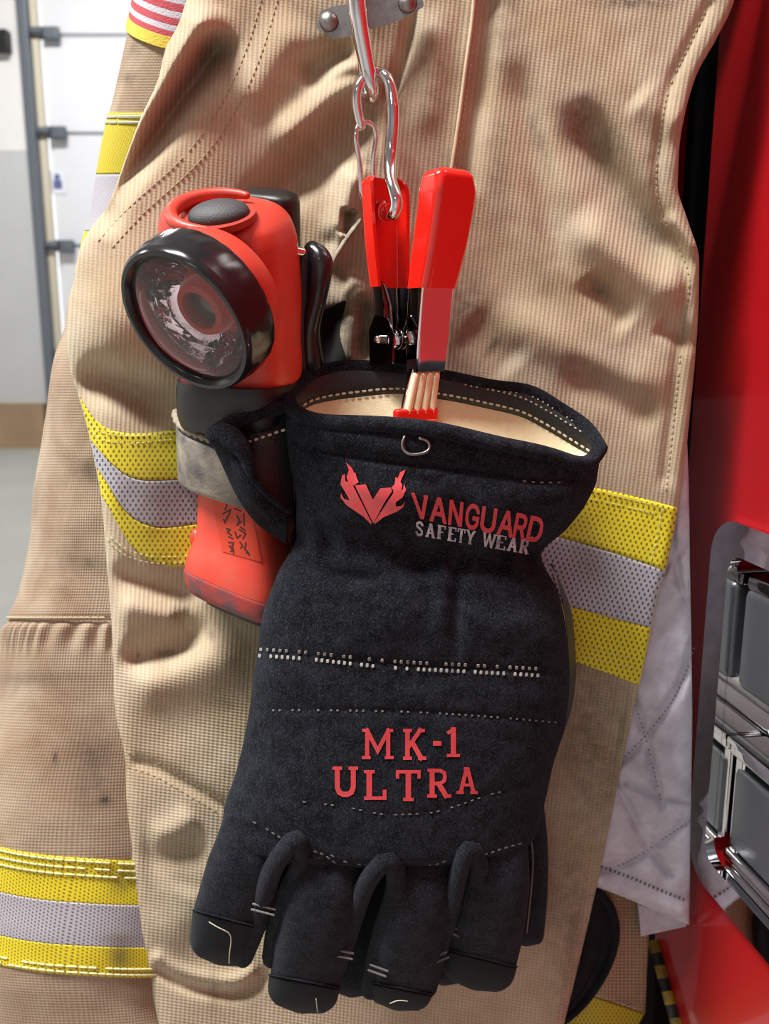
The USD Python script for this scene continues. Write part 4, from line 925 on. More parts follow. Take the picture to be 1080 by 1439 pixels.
# lettering -------------------------------------------------------------------
def stroke(pts, w): return LineString(pts).buffer(w / 2, cap_style='flat', join_style='mitre')
def glyph(ch, w=0.175, s=0.115):
    """slab-serif capitals in a box 1 high; y runs up"""
    S = lambda x, y, L=0.34: sbox(x - L / 2, y, x + L / 2, y + s)
    top, bot = 1 - s, 0
    g = {'M': [stroke([(0.2, 0), (0.2, 1)], w * .9), stroke([(1.0, 0), (1.0, 1)], w * .9), stroke([(0.16, 1), (0.6, 0.28), (1.04, 1)], w * .85), S(.16, bot), S(1.04, bot), S(.13, top, .24), S(1.07, top, .24)],
         'K': [stroke([(0.2, 0), (0.2, 1)], w), stroke([(0.24, 0.42), (0.72, 1)], w * .85), stroke([(0.38, 0.56), (0.76, 0)], w), S(.2, bot), S(.2, top), S(.72, top, .28), S(.76, bot, .32)],
         '1': [stroke([(0.25, 0), (0.25, 1)], w * 1.05), S(.25, bot, .46), stroke([(0.27, 0.93), (0.04, 0.80)], w * .7)],
         '-': [sbox(0, 0.44, 0.26, 0.58)],
         'U': [stroke([(0.2, 1), (0.2, 0.32), (0.26, 0.16), (0.40, 0.085), (0.56, 0.085), (0.70, 0.16), (0.76, 0.32), (0.76, 1)], w), S(.2, top), S(.76, top)],
         'L': [stroke([(0.2, 0), (0.2, 1)], w), S(.2, top), sbox(0.04, 0, .74, s), sbox(.62, 0, .74, .34)],
         'T': [stroke([(0.4, 0), (0.4, 1)], w), sbox(0, top, .8, 1), sbox(0, .72, .11, 1), sbox(.69, .72, .8, 1), S(.4, bot)],
         'R': [stroke([(0.2, 0), (0.2, 1)], w), stroke([(0.2, 0.93), (0.48, 0.93), (0.62, 0.85), (0.65, 0.72), (0.62, 0.58), (0.48, 0.49), (0.2, 0.49)], w * .75), stroke([(0.42, 0.5), (0.72, 0)], w), S(.2, bot), sbox(.04, top, .3, 1), S(.74, bot, .26)],
         'A': [stroke([(0.12, 0), (0.42, 1), (0.72, 0)], w * .95).intersection(sbox(-1, 0, 2, 1)), sbox(.24, .28, .6, .28 + s), S(.12, bot, .32), S(.72, bot, .32), sbox(.28, top, .5, 1)],
         'S': [stroke([(0.6, 0.72), (0.56, 0.86), (0.44, 0.93), (0.26, 0.92), (0.13, 0.83), (0.13, 0.68), (0.24, 0.58), (0.46, 0.46), (0.58, 0.35), (0.58, 0.18), (0.46, 0.08), (0.26, 0.07), (0.13, 0.15), (0.09, 0.3)], w * .8)],
         'F': [stroke([(0.2, 0), (0.2, 1)], w), S(.2, bot), sbox(.04, top, .68, 1), sbox(.58, .74, .68, 1), sbox(.2, .47, .5, .47 + s)],
         'E': [stroke([(0.2, 0), (0.2, 1)], w), sbox(.04, top, .68, 1), sbox(.58, .74, .68, 1), sbox(.2, .46, .5, .46 + s), sbox(.04, 0, .7, s), sbox(.6, 0, .7, .28)],
         'Y': [stroke([(0.4, 0), (0.4, 0.45)], w), stroke([(0.08, 1), (0.4, 0.44), (0.72, 1)], w * .85).intersection(sbox(-1, 0, 2, 1)), S(.4, bot), S(.1, top, .26), S(.7, top, .26)],
         'W': [stroke([(0.08, 1), (0.32, 0.03), (0.56, 0.9), (0.80, 0.03), (1.04, 1)], w * .75).intersection(sbox(-1, 0, 2, 1)), S(.1, top, .26), S(1.02, top, .26)]}[ch]
    return union_all(g)
def place(poly, x0, x1, ytop, ybot, skew=0.0, rise=0.0):
    """fits a glyph to a box of the picture; rise tilts its baseline, skew leans it"""
    a, b, c, d = poly.bounds
    sx = (x1 - x0) / (c - a)
    H = ybot - ytop
    return affinity.affine_transform(poly, [sx, skew * H, rise * sx, -H, x0 - a * sx - 0, ybot - rise * sx * a])
LET = [('M', 508, 553, 1024, 1067), ('K', 566, 599, 1024, 1068), ('-', 608, 620, 1024, 1066), ('1', 627, 646, 1022, 1064), ('U', 467, 503, 1077, 1120), ('L', 511, 543, 1082, 1124), ('T', 556, 591, 1082, 1126), ('R', 600, 634, 1080, 1121), ('A', 641, 671, 1078, 1116)]
for ch, x0, x1, a, b in LET:
    g = glyph(ch) if ch != '-' else sbox(0, 0, 1, 1)
    if ch == '-': a, b = 1041, 1048
    part('embossed_letter', decal(place(g, x0, x1, a, b, skew=-0.0), glove_d, 0.15, 0.25, 5), 'red_print', GL, smooth=30)
def zoomlogo(p): return [(450 + x / 3.2727, 630 + y / 3.2727) for x, y in p]
mark = [[(158, 170), (208, 165), (241, 236), (275, 184), (322, 180), (330, 196), (300, 240), (243, 345)],
        [(150, 172), (236, 342), (232, 350), (200, 316), (120, 262), (93, 227), (94, 205), (108, 232), (135, 240), (113, 200), (92, 166), (99, 126), (112, 118), (115, 150), (127, 156), (120, 132), (131, 100), (117, 64), (145, 90), (155, 114), (160, 108), (165, 130), (176, 156), (165, 163)],
        [(336, 204), (247, 340), (250, 348), (292, 316), (350, 292), (380, 271), (389, 244), (375, 264), (346, 268), (347, 248), (377, 226), (394, 192), (385, 162), (380, 186), (371, 196), (376, 168), (368, 152), (392, 98), (366, 110), (356, 138), (345, 132), (341, 165), (325, 182), (334, 190)]]
for k, p in enumerate(mark):
    part('flame_logo', decal(Polygon(zoomlogo(p)).buffer(0), glove_d, 0.2, 0.35, 5), 'logo_print', GL, smooth=30, label=['red V of the printed logo', 'red left flame of the printed logo', 'red right flame of the printed logo'][k])
def text_poly(txt, bold=True):
    m = meshkit.text_mesh(txt, 1.0, 0.1, bold=bold)
    v, f = m.vertices, m.faces; n = m.face_normals
    return union_all([Polygon(v[t][:, :2]).buffer(0.004) for t, q in zip(f, n) if q[2] > 0.5])
word = 'VANGUARD'
xs0 = [(580, 606), (602, 629), (628, 650), (651, 673), (672, 696), (696, 721), (718, 738), (737, 760)]
for k, ch in enumerate(word):
    x0, x1 = xs0[k]
    yb0 = 727 + (x0 - 584) * 0.205; H = 33
    g = text_poly(ch).buffer(0.008, join_style='mitre')
    part('printed_letter', decal(place(g, x0 + 1, x1 - 1.5, yb0 - H, yb0, skew=-0.10 if k < 1 else (0.02 + 0.03 * k), rise=0.20), glove_d, 0.2, 0.35, 6), 'red_print', GL, smooth=30)
word = 'SAFETYWEAR'
xs1 = [(583, 594), (597, 611), (613, 625), (628, 640), (641, 652), (653, 666), (676, 695), (695, 709), (711, 726), (728, 742)]
for k, ch in enumerate(word):
    x0, x1 = xs1[k]
    yb0 = 752 + (x0 - 583) * 0.17; H = 20
    part('printed_letter', decal(place(glyph(ch, 0.24, 0.1), x0, x1, yb0 - H, yb0, skew=0.05 + 0.015 * k, rise=0.19), glove_d, 0.2, 0.3, 6), 'worn_white_print', GL, smooth=30)

# ================================================================== THE SECOND GLOVE, clamped behind the first
G2 = thing('glove', 'second black firefighter glove, mostly hidden, its folded cuff poking out left of the front glove', 'glove', W(470, 1150, 16))
def strip(name, A, B, mt, th=1.4, n=10, m=60, bulge=0.0, label=None, parent=None):
    a, b = spl(A, m), spl(B, m)
    g = ribbon(a, b, 0, n); g[..., 2] += bulge * np.sin(np.linspace(0, np.pi, n))[:, None]
    part(name, sheet(W(g[..., 0], g[..., 1], g[..., 2]), W(g[..., 0], g[..., 1], g[..., 2] - th)), mt, parent or G2, smooth=True, label=label)
# back wall (facing) of the cuff, seen from inside
strip('cuff_facing', [(302, 612, 54), (331, 594, 54), (365, 580, 54), (404, 569, 49)], [(330, 640, 57), (352, 690, 56), (388, 728, 52), (416, 742, 47)], 'black_smooth_leather', bulge=-4, label='smooth leather facing inside the folded cuff')
fdn = lambda x, y: 17.0 + 0 * np.asarray(x)
part('facing_stitching', stitches(spl([(337, 624), (352, 620), (376, 612), (400, 604), (416, 601)], 40), lambda x, y: 53.5 + 0 * np.asarray(x), 7, 3, 4.0, 0.2, .5, seed=44), 'pale_thread', G2, kind='stuff', smooth=False)
# front lip: a thick rolled suede band
lipA = [(320, 606, 60), (341, 630, 62), (352, 662, 62), (372, 692, 59), (404, 716, 52)]
lipB = [(294, 617, 53), (310, 650, 54), (334, 700, 52), (370, 744, 48), (403, 764, 43)]
strip('cuff', lipA, lipB, 'black_suede', th=5, bulge=4)
rim2 = spl([(406, 569, 48), (396, 572, 52), (362, 581, 55), (331, 593, 56), (310, 603, 57), (301, 612, 58), (312, 610, 60), (328, 618, 62), (342, 634, 63), (353, 664, 63), (374, 694, 60), (405, 718, 53)], 90)
part('rim', rtube(W(*rim2.T), np.interp(np.arange(90), [0, 30, 46, 58, 70, 89], [0.0034, 0.0036, 0.0056, 0.0036, 0.0018, 0.0014]), sides=14), 'black_suede', G2, smooth=True)
strip('cuff_side', [(404, 572, 46), (410, 640, 45), (414, 700, 44), (408, 766, 42)], [(462, 590, 6), (462, 650, 6), (462, 710, 6), (462, 775, 6)], 'black_suede', th=2)
q = finger([(600, 720, 4), (590, 850, 0), (600, 1000, 0), (640, 1150, 4)], [130, 158, 160, 120], [6, 7, 7, 7])
part('back_of_hand', loft(W(*np.moveaxis(q, -1, 0))), 'black_finger_leather', G2, smooth=True)
for k, (pth, hw, hd) in enumerate(([[(735, 1110, 18), (741, 1180, 19), (742, 1260, 18), (738, 1330, 14)], [26, 28, 27, 24], [9, 10, 10, 9]],
                                   [[(520, 1180, 16), (505, 1260, 17), (498, 1340, 17), (492, 1402, 14)], [34, 32, 30, 26], [9, 10, 9, 8]],
                                   [[(630, 1180, 16), (628, 1260, 17), (626, 1340, 16), (622, 1385, 14)], [34, 32, 30, 26], [9, 10, 9, 8]])):
    q = wob(finger(pth, hw, hd), 0.5, 120 + k)
    part('finger', loft(W(*np.moveaxis(q, -1, 0))), 'black_finger_leather', G2, smooth=True)
part('finger_seam', [rtube(W(*spl([(741, 1150, 30), (748, 1200, 30.5), (744, 1270, 29.5), (740, 1310, 27)], 20).T), 0.0005, sides=6)], 'dull_thread', G2)
strip('side_panel', [(776, 792, 40), (790, 846, 42), (797, 905, 42), (797, 960, 42), (788, 1012, 40)], [(772, 792, 26), (800, 850, 22), (808, 910, 20), (808, 965, 20), (796, 1020, 22)], 'black_smooth_leather', th=2, bulge=2, parent=GL, label='smooth leather side panel of the hand')
part('side_stitching', [stitches(spl([(776, 810), (792, 855), (800, 915), (800, 965), (792, 1008)], 40), lambda x, y: 34 + 0 * np.asarray(x), 5, 4, 2.2, 0.2, 0.5, seed=46)], 'dull_thread', GL, kind='stuff', smooth=False)

# ================================================================== HOOK PLATE ON THE COAT
hp = [(448, 38), (452, 18), (470, 12), (520, 2), (590, -14), (592, 8), (560, 26), (520, 38), (490, 48), (468, 52)]
hdep = lambda x, y: 7.0 + 0 * np.asarray(x)
part('hook_plate', decal(Polygon(hp).buffer(3), hdep, 0, 1.6, 10), 'brushed_plate', coat, smooth=30, label='dull metal hook plate at the top')
for c in ((462, 30), (572, 4)):
    r = lathe([(0, 0.0026), (0.0022, 0.0023), (0.0038, 0.0012), (0.0046, 0), (0.0046, -0.003), (0, -0.003)], 32)
    o = W(*c, 9.0)
    part('rivet', put(r, frame(o, (1, 0, 0), (0, 0, 1), (0, -1, 0))), 'brushed_plate', coat, smooth=40)
hk = spl([(476, -128, 6), (484, -100, 16), (494, -60, 20), (500, -10, 21), (504, 25, 21), (510, 62, 20), (517, 98, 19), (522, 120, 18), (523, 134, 15), (518, 138, 11), (512, 128, 9), (508, 100, 9), (505, 60, 9)], 80)
hr = np.interp(np.linspace(0, 1, 80), [0, 0.45, 0.65, 0.78, 0.83, 1.0], [0.0046, 0.0044, 0.0038, 0.0026, 0.0017, 0.0017])
part('closure_hook', rtube(W(*hk.T), hr, sides=20), 'chrome', coat, smooth=True, label='polished tapered closure hook')

# ================================================================== WIRE-GATE CARABINER
cb0 = W(528, 200, 20)
cb = thing('carabiner', 'small chrome wire-gate carabiner hanging from the coat hook and holding the red clamp', 'carabiner', cb0)
bp_ = spl([(507, 176, 20), (503, 158, 20), (501, 138, 20), (507, 116, 19), (519, 104, 17), (532, 101, 18), (541, 106, 21), (549, 126, 23), (552, 160, 24), (550, 200, 25), (547.5, 235, 28), (549, 255, 32), (555, 275, 36), (556, 292, 37), (549, 303, 34), (541, 299, 27), (539, 288, 22)], 110)
br = np.interp(np.linspace(0, 1, 110), [0, .25, .36, .45, .85, 1], [0.0024, 0.0024, 0.0027, 0.0033, 0.0031, 0.0026])
part('body', rtube(W(*bp_.T), br, sides=18), 'chrome', cb, smooth=True)
g1 = spl([(505, 172, 20), (500, 186, 21.5), (502, 210, 22), (507, 252, 23), (514, 286, 22), (530, 294, 20)], 40)
g2 = spl([(509, 172, 20), (518, 172, 18.5), (526, 182, 17), (525, 215, 17), (524, 250, 16), (527, 280, 17), (532, 294, 19)], 40)
part('wire_gate', [rtube(W(*g1.T), 0.00115, sides=10), rtube(W(*g2.T), 0.00115, sides=10)], 'chrome', cb, smooth=True, label='thin double wire gate')

# ================================================================== SPRING CLAMP
CA = math.radians(36)
ct, cn = np.array([math.cos(CA), math.sin(CA), 0]), np.array([math.sin(CA), -math.cos(CA), 0])   # along the wide face, out of the wide face
clo = W(570, 470, 30)
cl = thing('spring_clamp', 'red-handled chrome spring clamp gripping the rear rim of the black glove', 'clamp', clo)
def rsec(c, hx, hn, r, n=10):
    """rounded rectangle ring, millimetres, in the clamp's horizontal section"""
    p = []
    for sx, sy, a0 in ((1, 1, 0), (-1, 1, 90), (-1, -1, 180), (1, -1, 270)):
        for a in np.linspace(a0, a0 + 90, n):
            p.append((sx * (hx - r) + r * math.cos(math.radians(a)), sy * (hn - r) + r * math.sin(math.radians(a))))
    p = np.array(p) / 1000
    return c + p[:, :1] * ct + p[:, 1:] * cn
def clamp_loft(secs, r, n=40):
    s = np.array(secs, float); f = PchipInterpolator(s[:, 1], s)
    out = []
    for y in np.linspace(s[0, 1], s[-1, 1], n):
        x_, y_, d_, hx, hn = f(y)
        out.append(rsec(W(x_, y_, d_), hx, hn, min(r, hx * .98, hn * .98)))
    return np.array(out)
def crowned(L, k=8, rise=0.0045, top=True):
    """rounds off the first end"""
    c = L[0].mean(0); add = []
    for a in np.linspace(math.pi / 2, 0, k, endpoint=False):
        s = math.cos(a) * .28 + .72 if a < 1.5 else .70
        add.append(c + (L[0] - c) * (0.55 + 0.45 * math.cos(a)) + np.array([0, 0, rise * math.sin(a)]))
    return np.vstack([np.array(add), L])
# front handle: a deep red vinyl sleeve, wide face to the right
L = clamp_loft([(629, 254, 58, 11.0, 7.6), (628, 275, 56, 11.9, 8.4), (620, 330, 50, 11.7, 8.4), (606, 406, 42, 10.8, 7.6)], 4.2)
part('front_handle', loft(crowned(L)), 'vinyl_red', cl, smooth=50, label='red vinyl front handle')
# rear handle: a shallow channel, its hollow side towards the front handle
def channel(secs, wall=1.6, n=36):
    s = np.array(secs, float); f = PchipInterpolator(s[:, 1], s); A, B = [], []
    for y in np.linspace(s[0, 1], s[-1, 1], n):
        x_, y_, d_, hx, hn = f(y); c = W(x_, y_, d_)
        def prof(w):
            q = []
            for a in np.linspace(0, 1, 8): q.append((-hx + w, hn - a * (hn + hn - 3 - w)))
            for a in np.linspace(180, 270, 8): q.append((-hx + 3 + (3 - w) * math.cos(math.radians(a)), -hn + 3 + (3 - w) * math.sin(math.radians(a))))
            for a in np.linspace(270, 360, 8): q.append((hx - 3 + (3 - w) * math.cos(math.radians(a)), -hn + 3 + (3 - w) * math.sin(math.radians(a))))
            for a in np.linspace(0, 1, 8): q.append((hx - w, -hn + 3 + w + a * (hn + hn - 3 - w)))
            q = np.array(q) / 1000; return c + q[:, :1] * ct + q[:, 1:] * cn
        A.append(prof(0)); B.append(prof(wall))
    return np.array(A), np.array(B)
def channel_mesh(secs, wall, n=36):
    A, B = channel(secs, wall, n); return sheet(B, A)
rsecs = [(538, 250, 22, 8.5, 2.8), (538.5, 256, 22, 10.6, 4.0), (540, 268, 22, 11.6, 4.6), (542, 330, 22, 11.0, 4.8), (546, 404, 21, 9.6, 4.6)]
part('rear_handle', channel_mesh(rsecs, 1.8), 'vinyl_red', cl, smooth=50, label='red vinyl rear handle with the carabiner through its hole')
hole_o = W(541, 299, 26)
part('handle_hole', put(lathe([(0.0012, 0.0003), (0.0034, 0.0003), (0.0038, 0), (0.0034, -0.0006), (0.0012, -0.0006)], 24), frame(W(541, 299, 25), ct, np.array([0, 0, 1]), cn)), 'glossy_black', cl, smooth=40, label='dark hole in the rear handle')
part('hole_lip', put(trimesh.creation.torus(0.0040, 0.0009, major_sections=28, minor_sections=10), frame(W(541, 299, 25.2), ct, np.array([0, 0, 1]), cn)), 'vinyl_red', cl, smooth=True)
# steel arms
fs = [(606, 396, 42, 9.6, 5.8), (602, 450, 37, 9.6, 5.6), (598, 522, 31, 9.4, 4.4)]
part('front_arm', loft(clamp_loft(fs, 1.2, 20)), 'chrome', cl, smooth=30, label='chrome front arm mirroring the red truck')
bs = [(547, 396, 21, 8.6, 5.0), (550, 450, 19, 8.4, 5.0), (553, 515, 13, 8.0, 3.4), (556, 560, 9, 7.6, 1.8), (556, 600, 10, 7.4, 1.4)]
part('rear_arm', channel_mesh(bs, 0.8), 'dark_steel', cl, smooth=30, label='dark steel rear arm behind the glove')
for sgn in (-1, 1):
    tri = Polygon([(-0.0075, -0.011), (0.0095, -0.012), (0.010, 0.004), (0.0055, 0.0105), (-0.004, 0.0085), (-0.0085, 0.002)]).buffer(0.001)
    e = trimesh.creation.extrude_polygon(tri, 0.0009, engine='earcut')
    part('pivot_ear', put(e, frame(W(556, 476, 30) + ct * 0.0085 * sgn, -cn, np.array([0, 0, 1]), ct)), 'dark_steel', cl, smooth=30)
axis0, axis1 = W(556, 477, 30) - ct * 0.0105, W(556, 477, 30) + ct * 0.0105
part('pivot_pin', rtube(np.stack([axis0, axis1]), 0.0022, sides=16), 'chrome', cl, smooth=40)
rv = lathe([(0, 0.0012), (0.002, 0.001), (0.0033, 0.0003), (0.0036, -0.0008), (0, -0.0008)], 28)
part('pivot_rivet', put(rv, frame(W(553, 479, 38), np.array([.9, .43, 0]), np.array([0, 0, 1]), np.array([.43, -.9, 0]))), 'chrome', cl, smooth=40, label='polished pivot rivet')
th = np.linspace(0, 2 * np.pi * 3.5, 120); hx_ = np.linspace(-0.0055, 0.0055, 120)
coil = W(556, 477, 30) + hx_[:, None] * ct + 0.0045 * (np.cos(th)[:, None] * cn + np.sin(th)[:, None] * np.array([0, 0, 1.]))
part('spring', [tube(coil, 0.0009, 8), rtube(np.stack([coil[0], W(548, 430, 30), W(540, 402, 27)]), 0.0009, sides=8), rtube(np.stack([coil[-1], W(575, 440, 38), W(582, 404, 38)]), 0.0009, sides=8)], 'dark_steel', cl, smooth=True)
# front jaw: fluted flaring plate with red tip
js = [(597, 518, 31.5, 9.2, 2.2), (592, 545, 33, 9.9, 1.4), (587, 578, 37, 10.6, 1.2)]
part('front_jaw', loft(clamp_loft(js, 0.9, 14)), 'chrome', cl, smooth=30, label='chrome front jaw inside the glove mouth')
for k in (-1.5, -0.5, 0.5, 1.5):
    a, b = W(596, 529, 33.5) + ct * 0.0044 * k + cn * 0.0008, W(587, 580, 38) + ct * 0.0050 * k + cn * 0.0008
    part('jaw_flute', rtube(lin(np.stack([a, b]), 0.001), 0.0021, sides=16), 'jaw_reflection', cl, smooth=True)  # flute colour stands in for the mirrored lining
tipm = rbox((0.0265, 0.0045, 0.0075), 0.0018, 14)
part('jaw_tip', put(tipm, frame(W(584, 584, 39.5), ct, cn, np.array([0, 0, 1]))), 'vinyl_red', cl, smooth=40, label='red tip of the front jaw')

# ================================================================== FLASHLIGHT
FD = -13
fo = W(322, 850, 20 + FD)
fl_ = thing('flashlight', 'red right-angle flashlight with black bezel and round lens, left of the gloves', 'flashlight', fo)
def ring_sections(secs, n=60, m=48, rot=0.0, crown0=False, crown1=False):
    """horizontal-ish rings: centre px, py, d, half width px, half depth mm, exponent, dip of the front (px)"""
    s = np.array(secs, float); f = PchipInterpolator(s[:, 1], s)
    th = np.arange(m) * 2 * np.pi / m + rot; out = []
    for y in np.linspace(s[0, 1], s[-1, 1], n):
        x_, y_, d_, hw, hd, ne, dip = f(y)
        c, sn = np.cos(th), np.sin(th)
        k = (np.abs(c) ** ne + np.abs(sn) ** ne) ** (-1 / ne)
        c, sn = c * k, sn * k
        ca, sa = math.cos(0.5), math.sin(0.5)           # the housing is turned to the left about its upright axis
        u, v = c * ca - sn * sa * (hd / (hw * 0.335)), c * sa * (hw * 0.335 / hd) + sn * ca
        out.append(W(x_ + hw * u, y_ + dip * v + 0.33 * float(smoothstep(y, 730, 815)) * hw * u, d_ + FD + hd * v))
    return np.array(out)
body = ring_sections([(312, 281, 57, 46, 14, 2.4, 8), (313, 284, 57, 64, 18, 2.5, 14), (315, 292, 56, 80, 21, 2.7, 20), (317, 308, 55, 91, 23, 2.9, 22), (320, 335, 53, 96, 23, 3.1, 20), (327, 400, 50, 94, 23, 3.1, 16), (332, 470, 46, 89, 22, 3.0, 14), (338, 530, 43, 83, 22, 2.8, 12), (338, 542, 42, 79, 21, 2.7, 12)], 80, 72)
part('housing', loft(body), 'red_plastic', fl_, smooth=True, label='red housing of the lamp head')
neck = ring_sections([(338, 534, 44, 84, 26, 2.8, 12), (338, 548, 43, 86, 26.5, 2.8, 12), (338, 580, 40, 84, 26, 2.8, 12), (336, 600, 38, 78, 24, 2.6, 12)], 20, 60)
part('neck_ring', loft(neck), 'black_plastic', fl_, smooth=40, label='black ring below the lamp head')
hand = ring_sections([(336, 590, 38, 68, 20, 2.8, 10), (336, 640, 33, 60, 18, 3, 9), (338, 700, 28, 56, 17, 3.2, 9), (339, 740, 26, 58, 17.5, 3.2, 9), (340, 768, 25, 63, 19, 3.2, 10), (342, 794, 24, 70, 22, 3.2, 12), (343, 815, 23, 75, 24, 3.2, 13), (343, 827, 22.5, 76, 24.5, 3.2, 13)], 70, 64)
part('grip', loft(hand), 'scuffed_red_plastic', fl_, smooth=True, label='scuffed red grip flaring to its foot')
foot = ring_sections([(343, 825, 22.5, 76, 24.5, 3.2, 13), (343, 829, 22.4, 77.5, 25, 3.2, 13), (344, 847, 22, 75, 24.4, 3.2, 13), (345, 855, 21.5, 70, 23, 3.2, 13)], 24, 64)
part('foot', loft(foot), 'grimy_red_plastic', fl_, smooth=40, label='grimy red foot rim')
foot2 = ring_sections([(345, 850, 21, 56, 18, 3, 11), (346, 862, 20, 52, 17, 3, 11)], 8, 48)
part('foot_plug', loft(foot2), 'black_rubber', fl_, smooth=40, label='dark underside of the foot')

# lamp bezel, reflector and lens
ln = np.array([-0.481, -0.721, -0.50]); ln /= np.linalg.norm(ln)
CR0, CR1 = -30, 80
lx_ = np.cross(ln, [0, 0, 1]); lx_ /= np.linalg.norm(lx_); ly_ = np.cross(ln, lx_)
lo = W(257, 455, 97 + FD)
LM = frame(lo, lx_, ly_, ln)
LM[:3, :3] *= 0.955
if np.linalg.det(LM[:3, :3]) < 0: LM[:3, 0] *= -1
mmv = 0.001
bez = lathe(np.array([(30.0, -3), (31.2, -1.2), (32.6, 0.3), (34.4, 0.2), (35.6, -1.2), (36.0, -4), (36.2, -8), (36.9, -9.5), (37.1, -16), (36.6, -19), (34, -21), (30, -21), (30, -3)]) * mmv, 120)
v = bez.vertices.copy(); r = np.hypot(v[:, 0], v[:, 1]); a = np.arctan2(v[:, 1], v[:, 0])
kn = (r > 0.0364) * (np.abs(np.sin(a * 14)) ** 0.35 - 1) * 0.0005
v[:, 0] *= 1 + kn / np.maximum(r, 1e-6); v[:, 1] *= 1 + kn / np.maximum(r, 1e-6)
bez = trimesh.Trimesh(v, bez.faces, process=False)
bz_ = part('bezel', put(bez, LM), 'glossy_black', fl_, smooth=35, label='black knurled lens bezel')
part('head_cone', put(lathe(np.array([(0, -20.5), (33, -20.5), (34, -26), (30, -34), (0, -34)]) * mmv, 60), LM), 'red_plastic', fl_, smooth=40)
def facet_ring(prof, nseg, jit, seed):
    rg = np.random.default_rng(seed); prof = np.array(prof, float)
    a = np.arange(nseg) * 2 * np.pi / nseg
    rr2 = prof[:, 0][:, None] + 0 * a; zz2 = prof[:, 1][:, None] + rg.normal(size=(len(prof), nseg)) * jit * (np.arange(len(prof)) % len(prof) > 0)[:, None]
    v = np.stack([rr2 * np.cos(a), rr2 * np.sin(a), zz2], -1).reshape(-1, 3) * mmv
    return trimesh.Trimesh(v, gridfaces(len(prof), nseg, cv=True), process=False)
part('reflector', put(facet_ring([(31, -3), (29, -6), (26.5, -9.5), (24, -12), (21.5, -14)], 26, 0.45, 5), LM), 'rosy_mirror', fl_, smooth=False, label='rosy faceted outer reflector')
ca_ = np.linspace(math.radians(CR0), math.radians(CR1), 40)
rl = np.stack([27.5 * np.cos(ca_), 27.5 * np.sin(ca_), np.full(40, -5.5)], 1) * mmv
part('reflector_crescent', put(rtube(rl, 0.0036 * np.sin(np.linspace(.3, np.pi - .3, 40)) ** .6, sides=12), LM), 'glossy_red', fl_, smooth=True, label='red crescent inside the lens')
part('reflector_bowl', put(lathe(np.array([(24, -13.5), (22, -16), (18, -18.5), (14.5, -19.5), (14.2, -19.7)]) * mmv, 72), LM), 'rosy_mirror', fl_, smooth=True, label='mirrored reflector bowl')
part('lamp_ring', put(lathe(np.array([(8.5, -13), (9.5, -11.5), (12.5, -12), (14.5, -16), (14.5, -20), (8.5, -20), (8.5, -13)]) * mmv, 60), LM), 'red_plastic', fl_, smooth=40, label='red ring round the lamp')
part('lamp_core', put(lathe(np.array([(0, -14.5), (4, -15), (8.6, -17), (8.6, -20), (0, -20)]) * mmv, 48), LM), 'bulb_dark', fl_, smooth=40)
facets = []
rgf = np.random.default_rng(12)
for k in range(11):
    a = k * 2 * math.pi / 11 + 0.4 * rgf.random(); rr_ = 0.019 + 0.008 * rgf.random()
    f_ = put(rbox((0.0014, 0.003 + 0.003 * rgf.random(), 0.0012), 0.0004, 6), frame((rr_ * math.cos(a), rr_ * math.sin(a), -0.0105), (math.cos(a), math.sin(a), 0), (-math.sin(a), math.cos(a), 0), (0, 0, 1)))
    facets.append(put(f_, LM))
part('lens_facets', facets, 'chrome', fl_, smooth=False, label='bright facets behind the lens')
lr_, la_ = np.meshgrid(np.linspace(0.05, 30.6, 16), np.arange(72) * 2 * np.pi / 72, indexing='ij')
lens_disc = trimesh.Trimesh(np.stack([lr_ * np.cos(la_), lr_ * np.sin(la_), 0.8 - 3.4 * (lr_ / 30.6) ** 2], -1).reshape(-1, 3) * mmv, gridfaces(16, 72, cv=True), process=False)
if lens_disc.face_normals[:, 2].mean() < 0: lens_disc.invert()
part('lens', put(lens_disc, LM), 'lens_glass', fl_, smooth=True, label='clear round lens')

# switch on the top in its recess
so_ = W(307, 301, 77 + FD)
sz_ = np.array([-0.10, -0.50, 0.85]); sz_ /= np.linalg.norm(sz_); sx_ = np.cross([0, 1, 0.45], sz_); sx_ /= np.linalg.norm(sx_); sy_ = np.cross(sz_, sx_)
btn = mf.Manifold.sphere(1.0, 48).scale((0.0138, 0.0105, 0.0058))
part('switch', put(btn, frame(so_, sx_, sy_, sz_)), 'grey_rubber', fl_, smooth=True, label='grey rubber push switch')
part('switch_recess', put(mf.Manifold.cylinder(0.003, 0.0165, 0.0165, 48).scale((1, 0.85, 1)), frame(so_ - sz_ * 0.0035, sx_, sy_, sz_)), 'dark_recess_red', fl_, smooth=30, label='dark red recess round the switch')
arc = [so_ + sx_ * 0.0205 * math.cos(a) + sy_ * 0.0180 * math.sin(a) + sz_ * (0.001 + 0.002 * math.sin((a - .9) / 3.6 * math.pi)) for a in np.linspace(1.0, 4.6, 40)]
part('switch_guard', rtube(np.array(arc), 0.0034 * np.sqrt(np.sin(np.linspace(0.25, np.pi - 0.25, 40))), sides=14, flat=1.0), 'red_plastic', fl_, smooth=True, label='raised red guard round the switch')
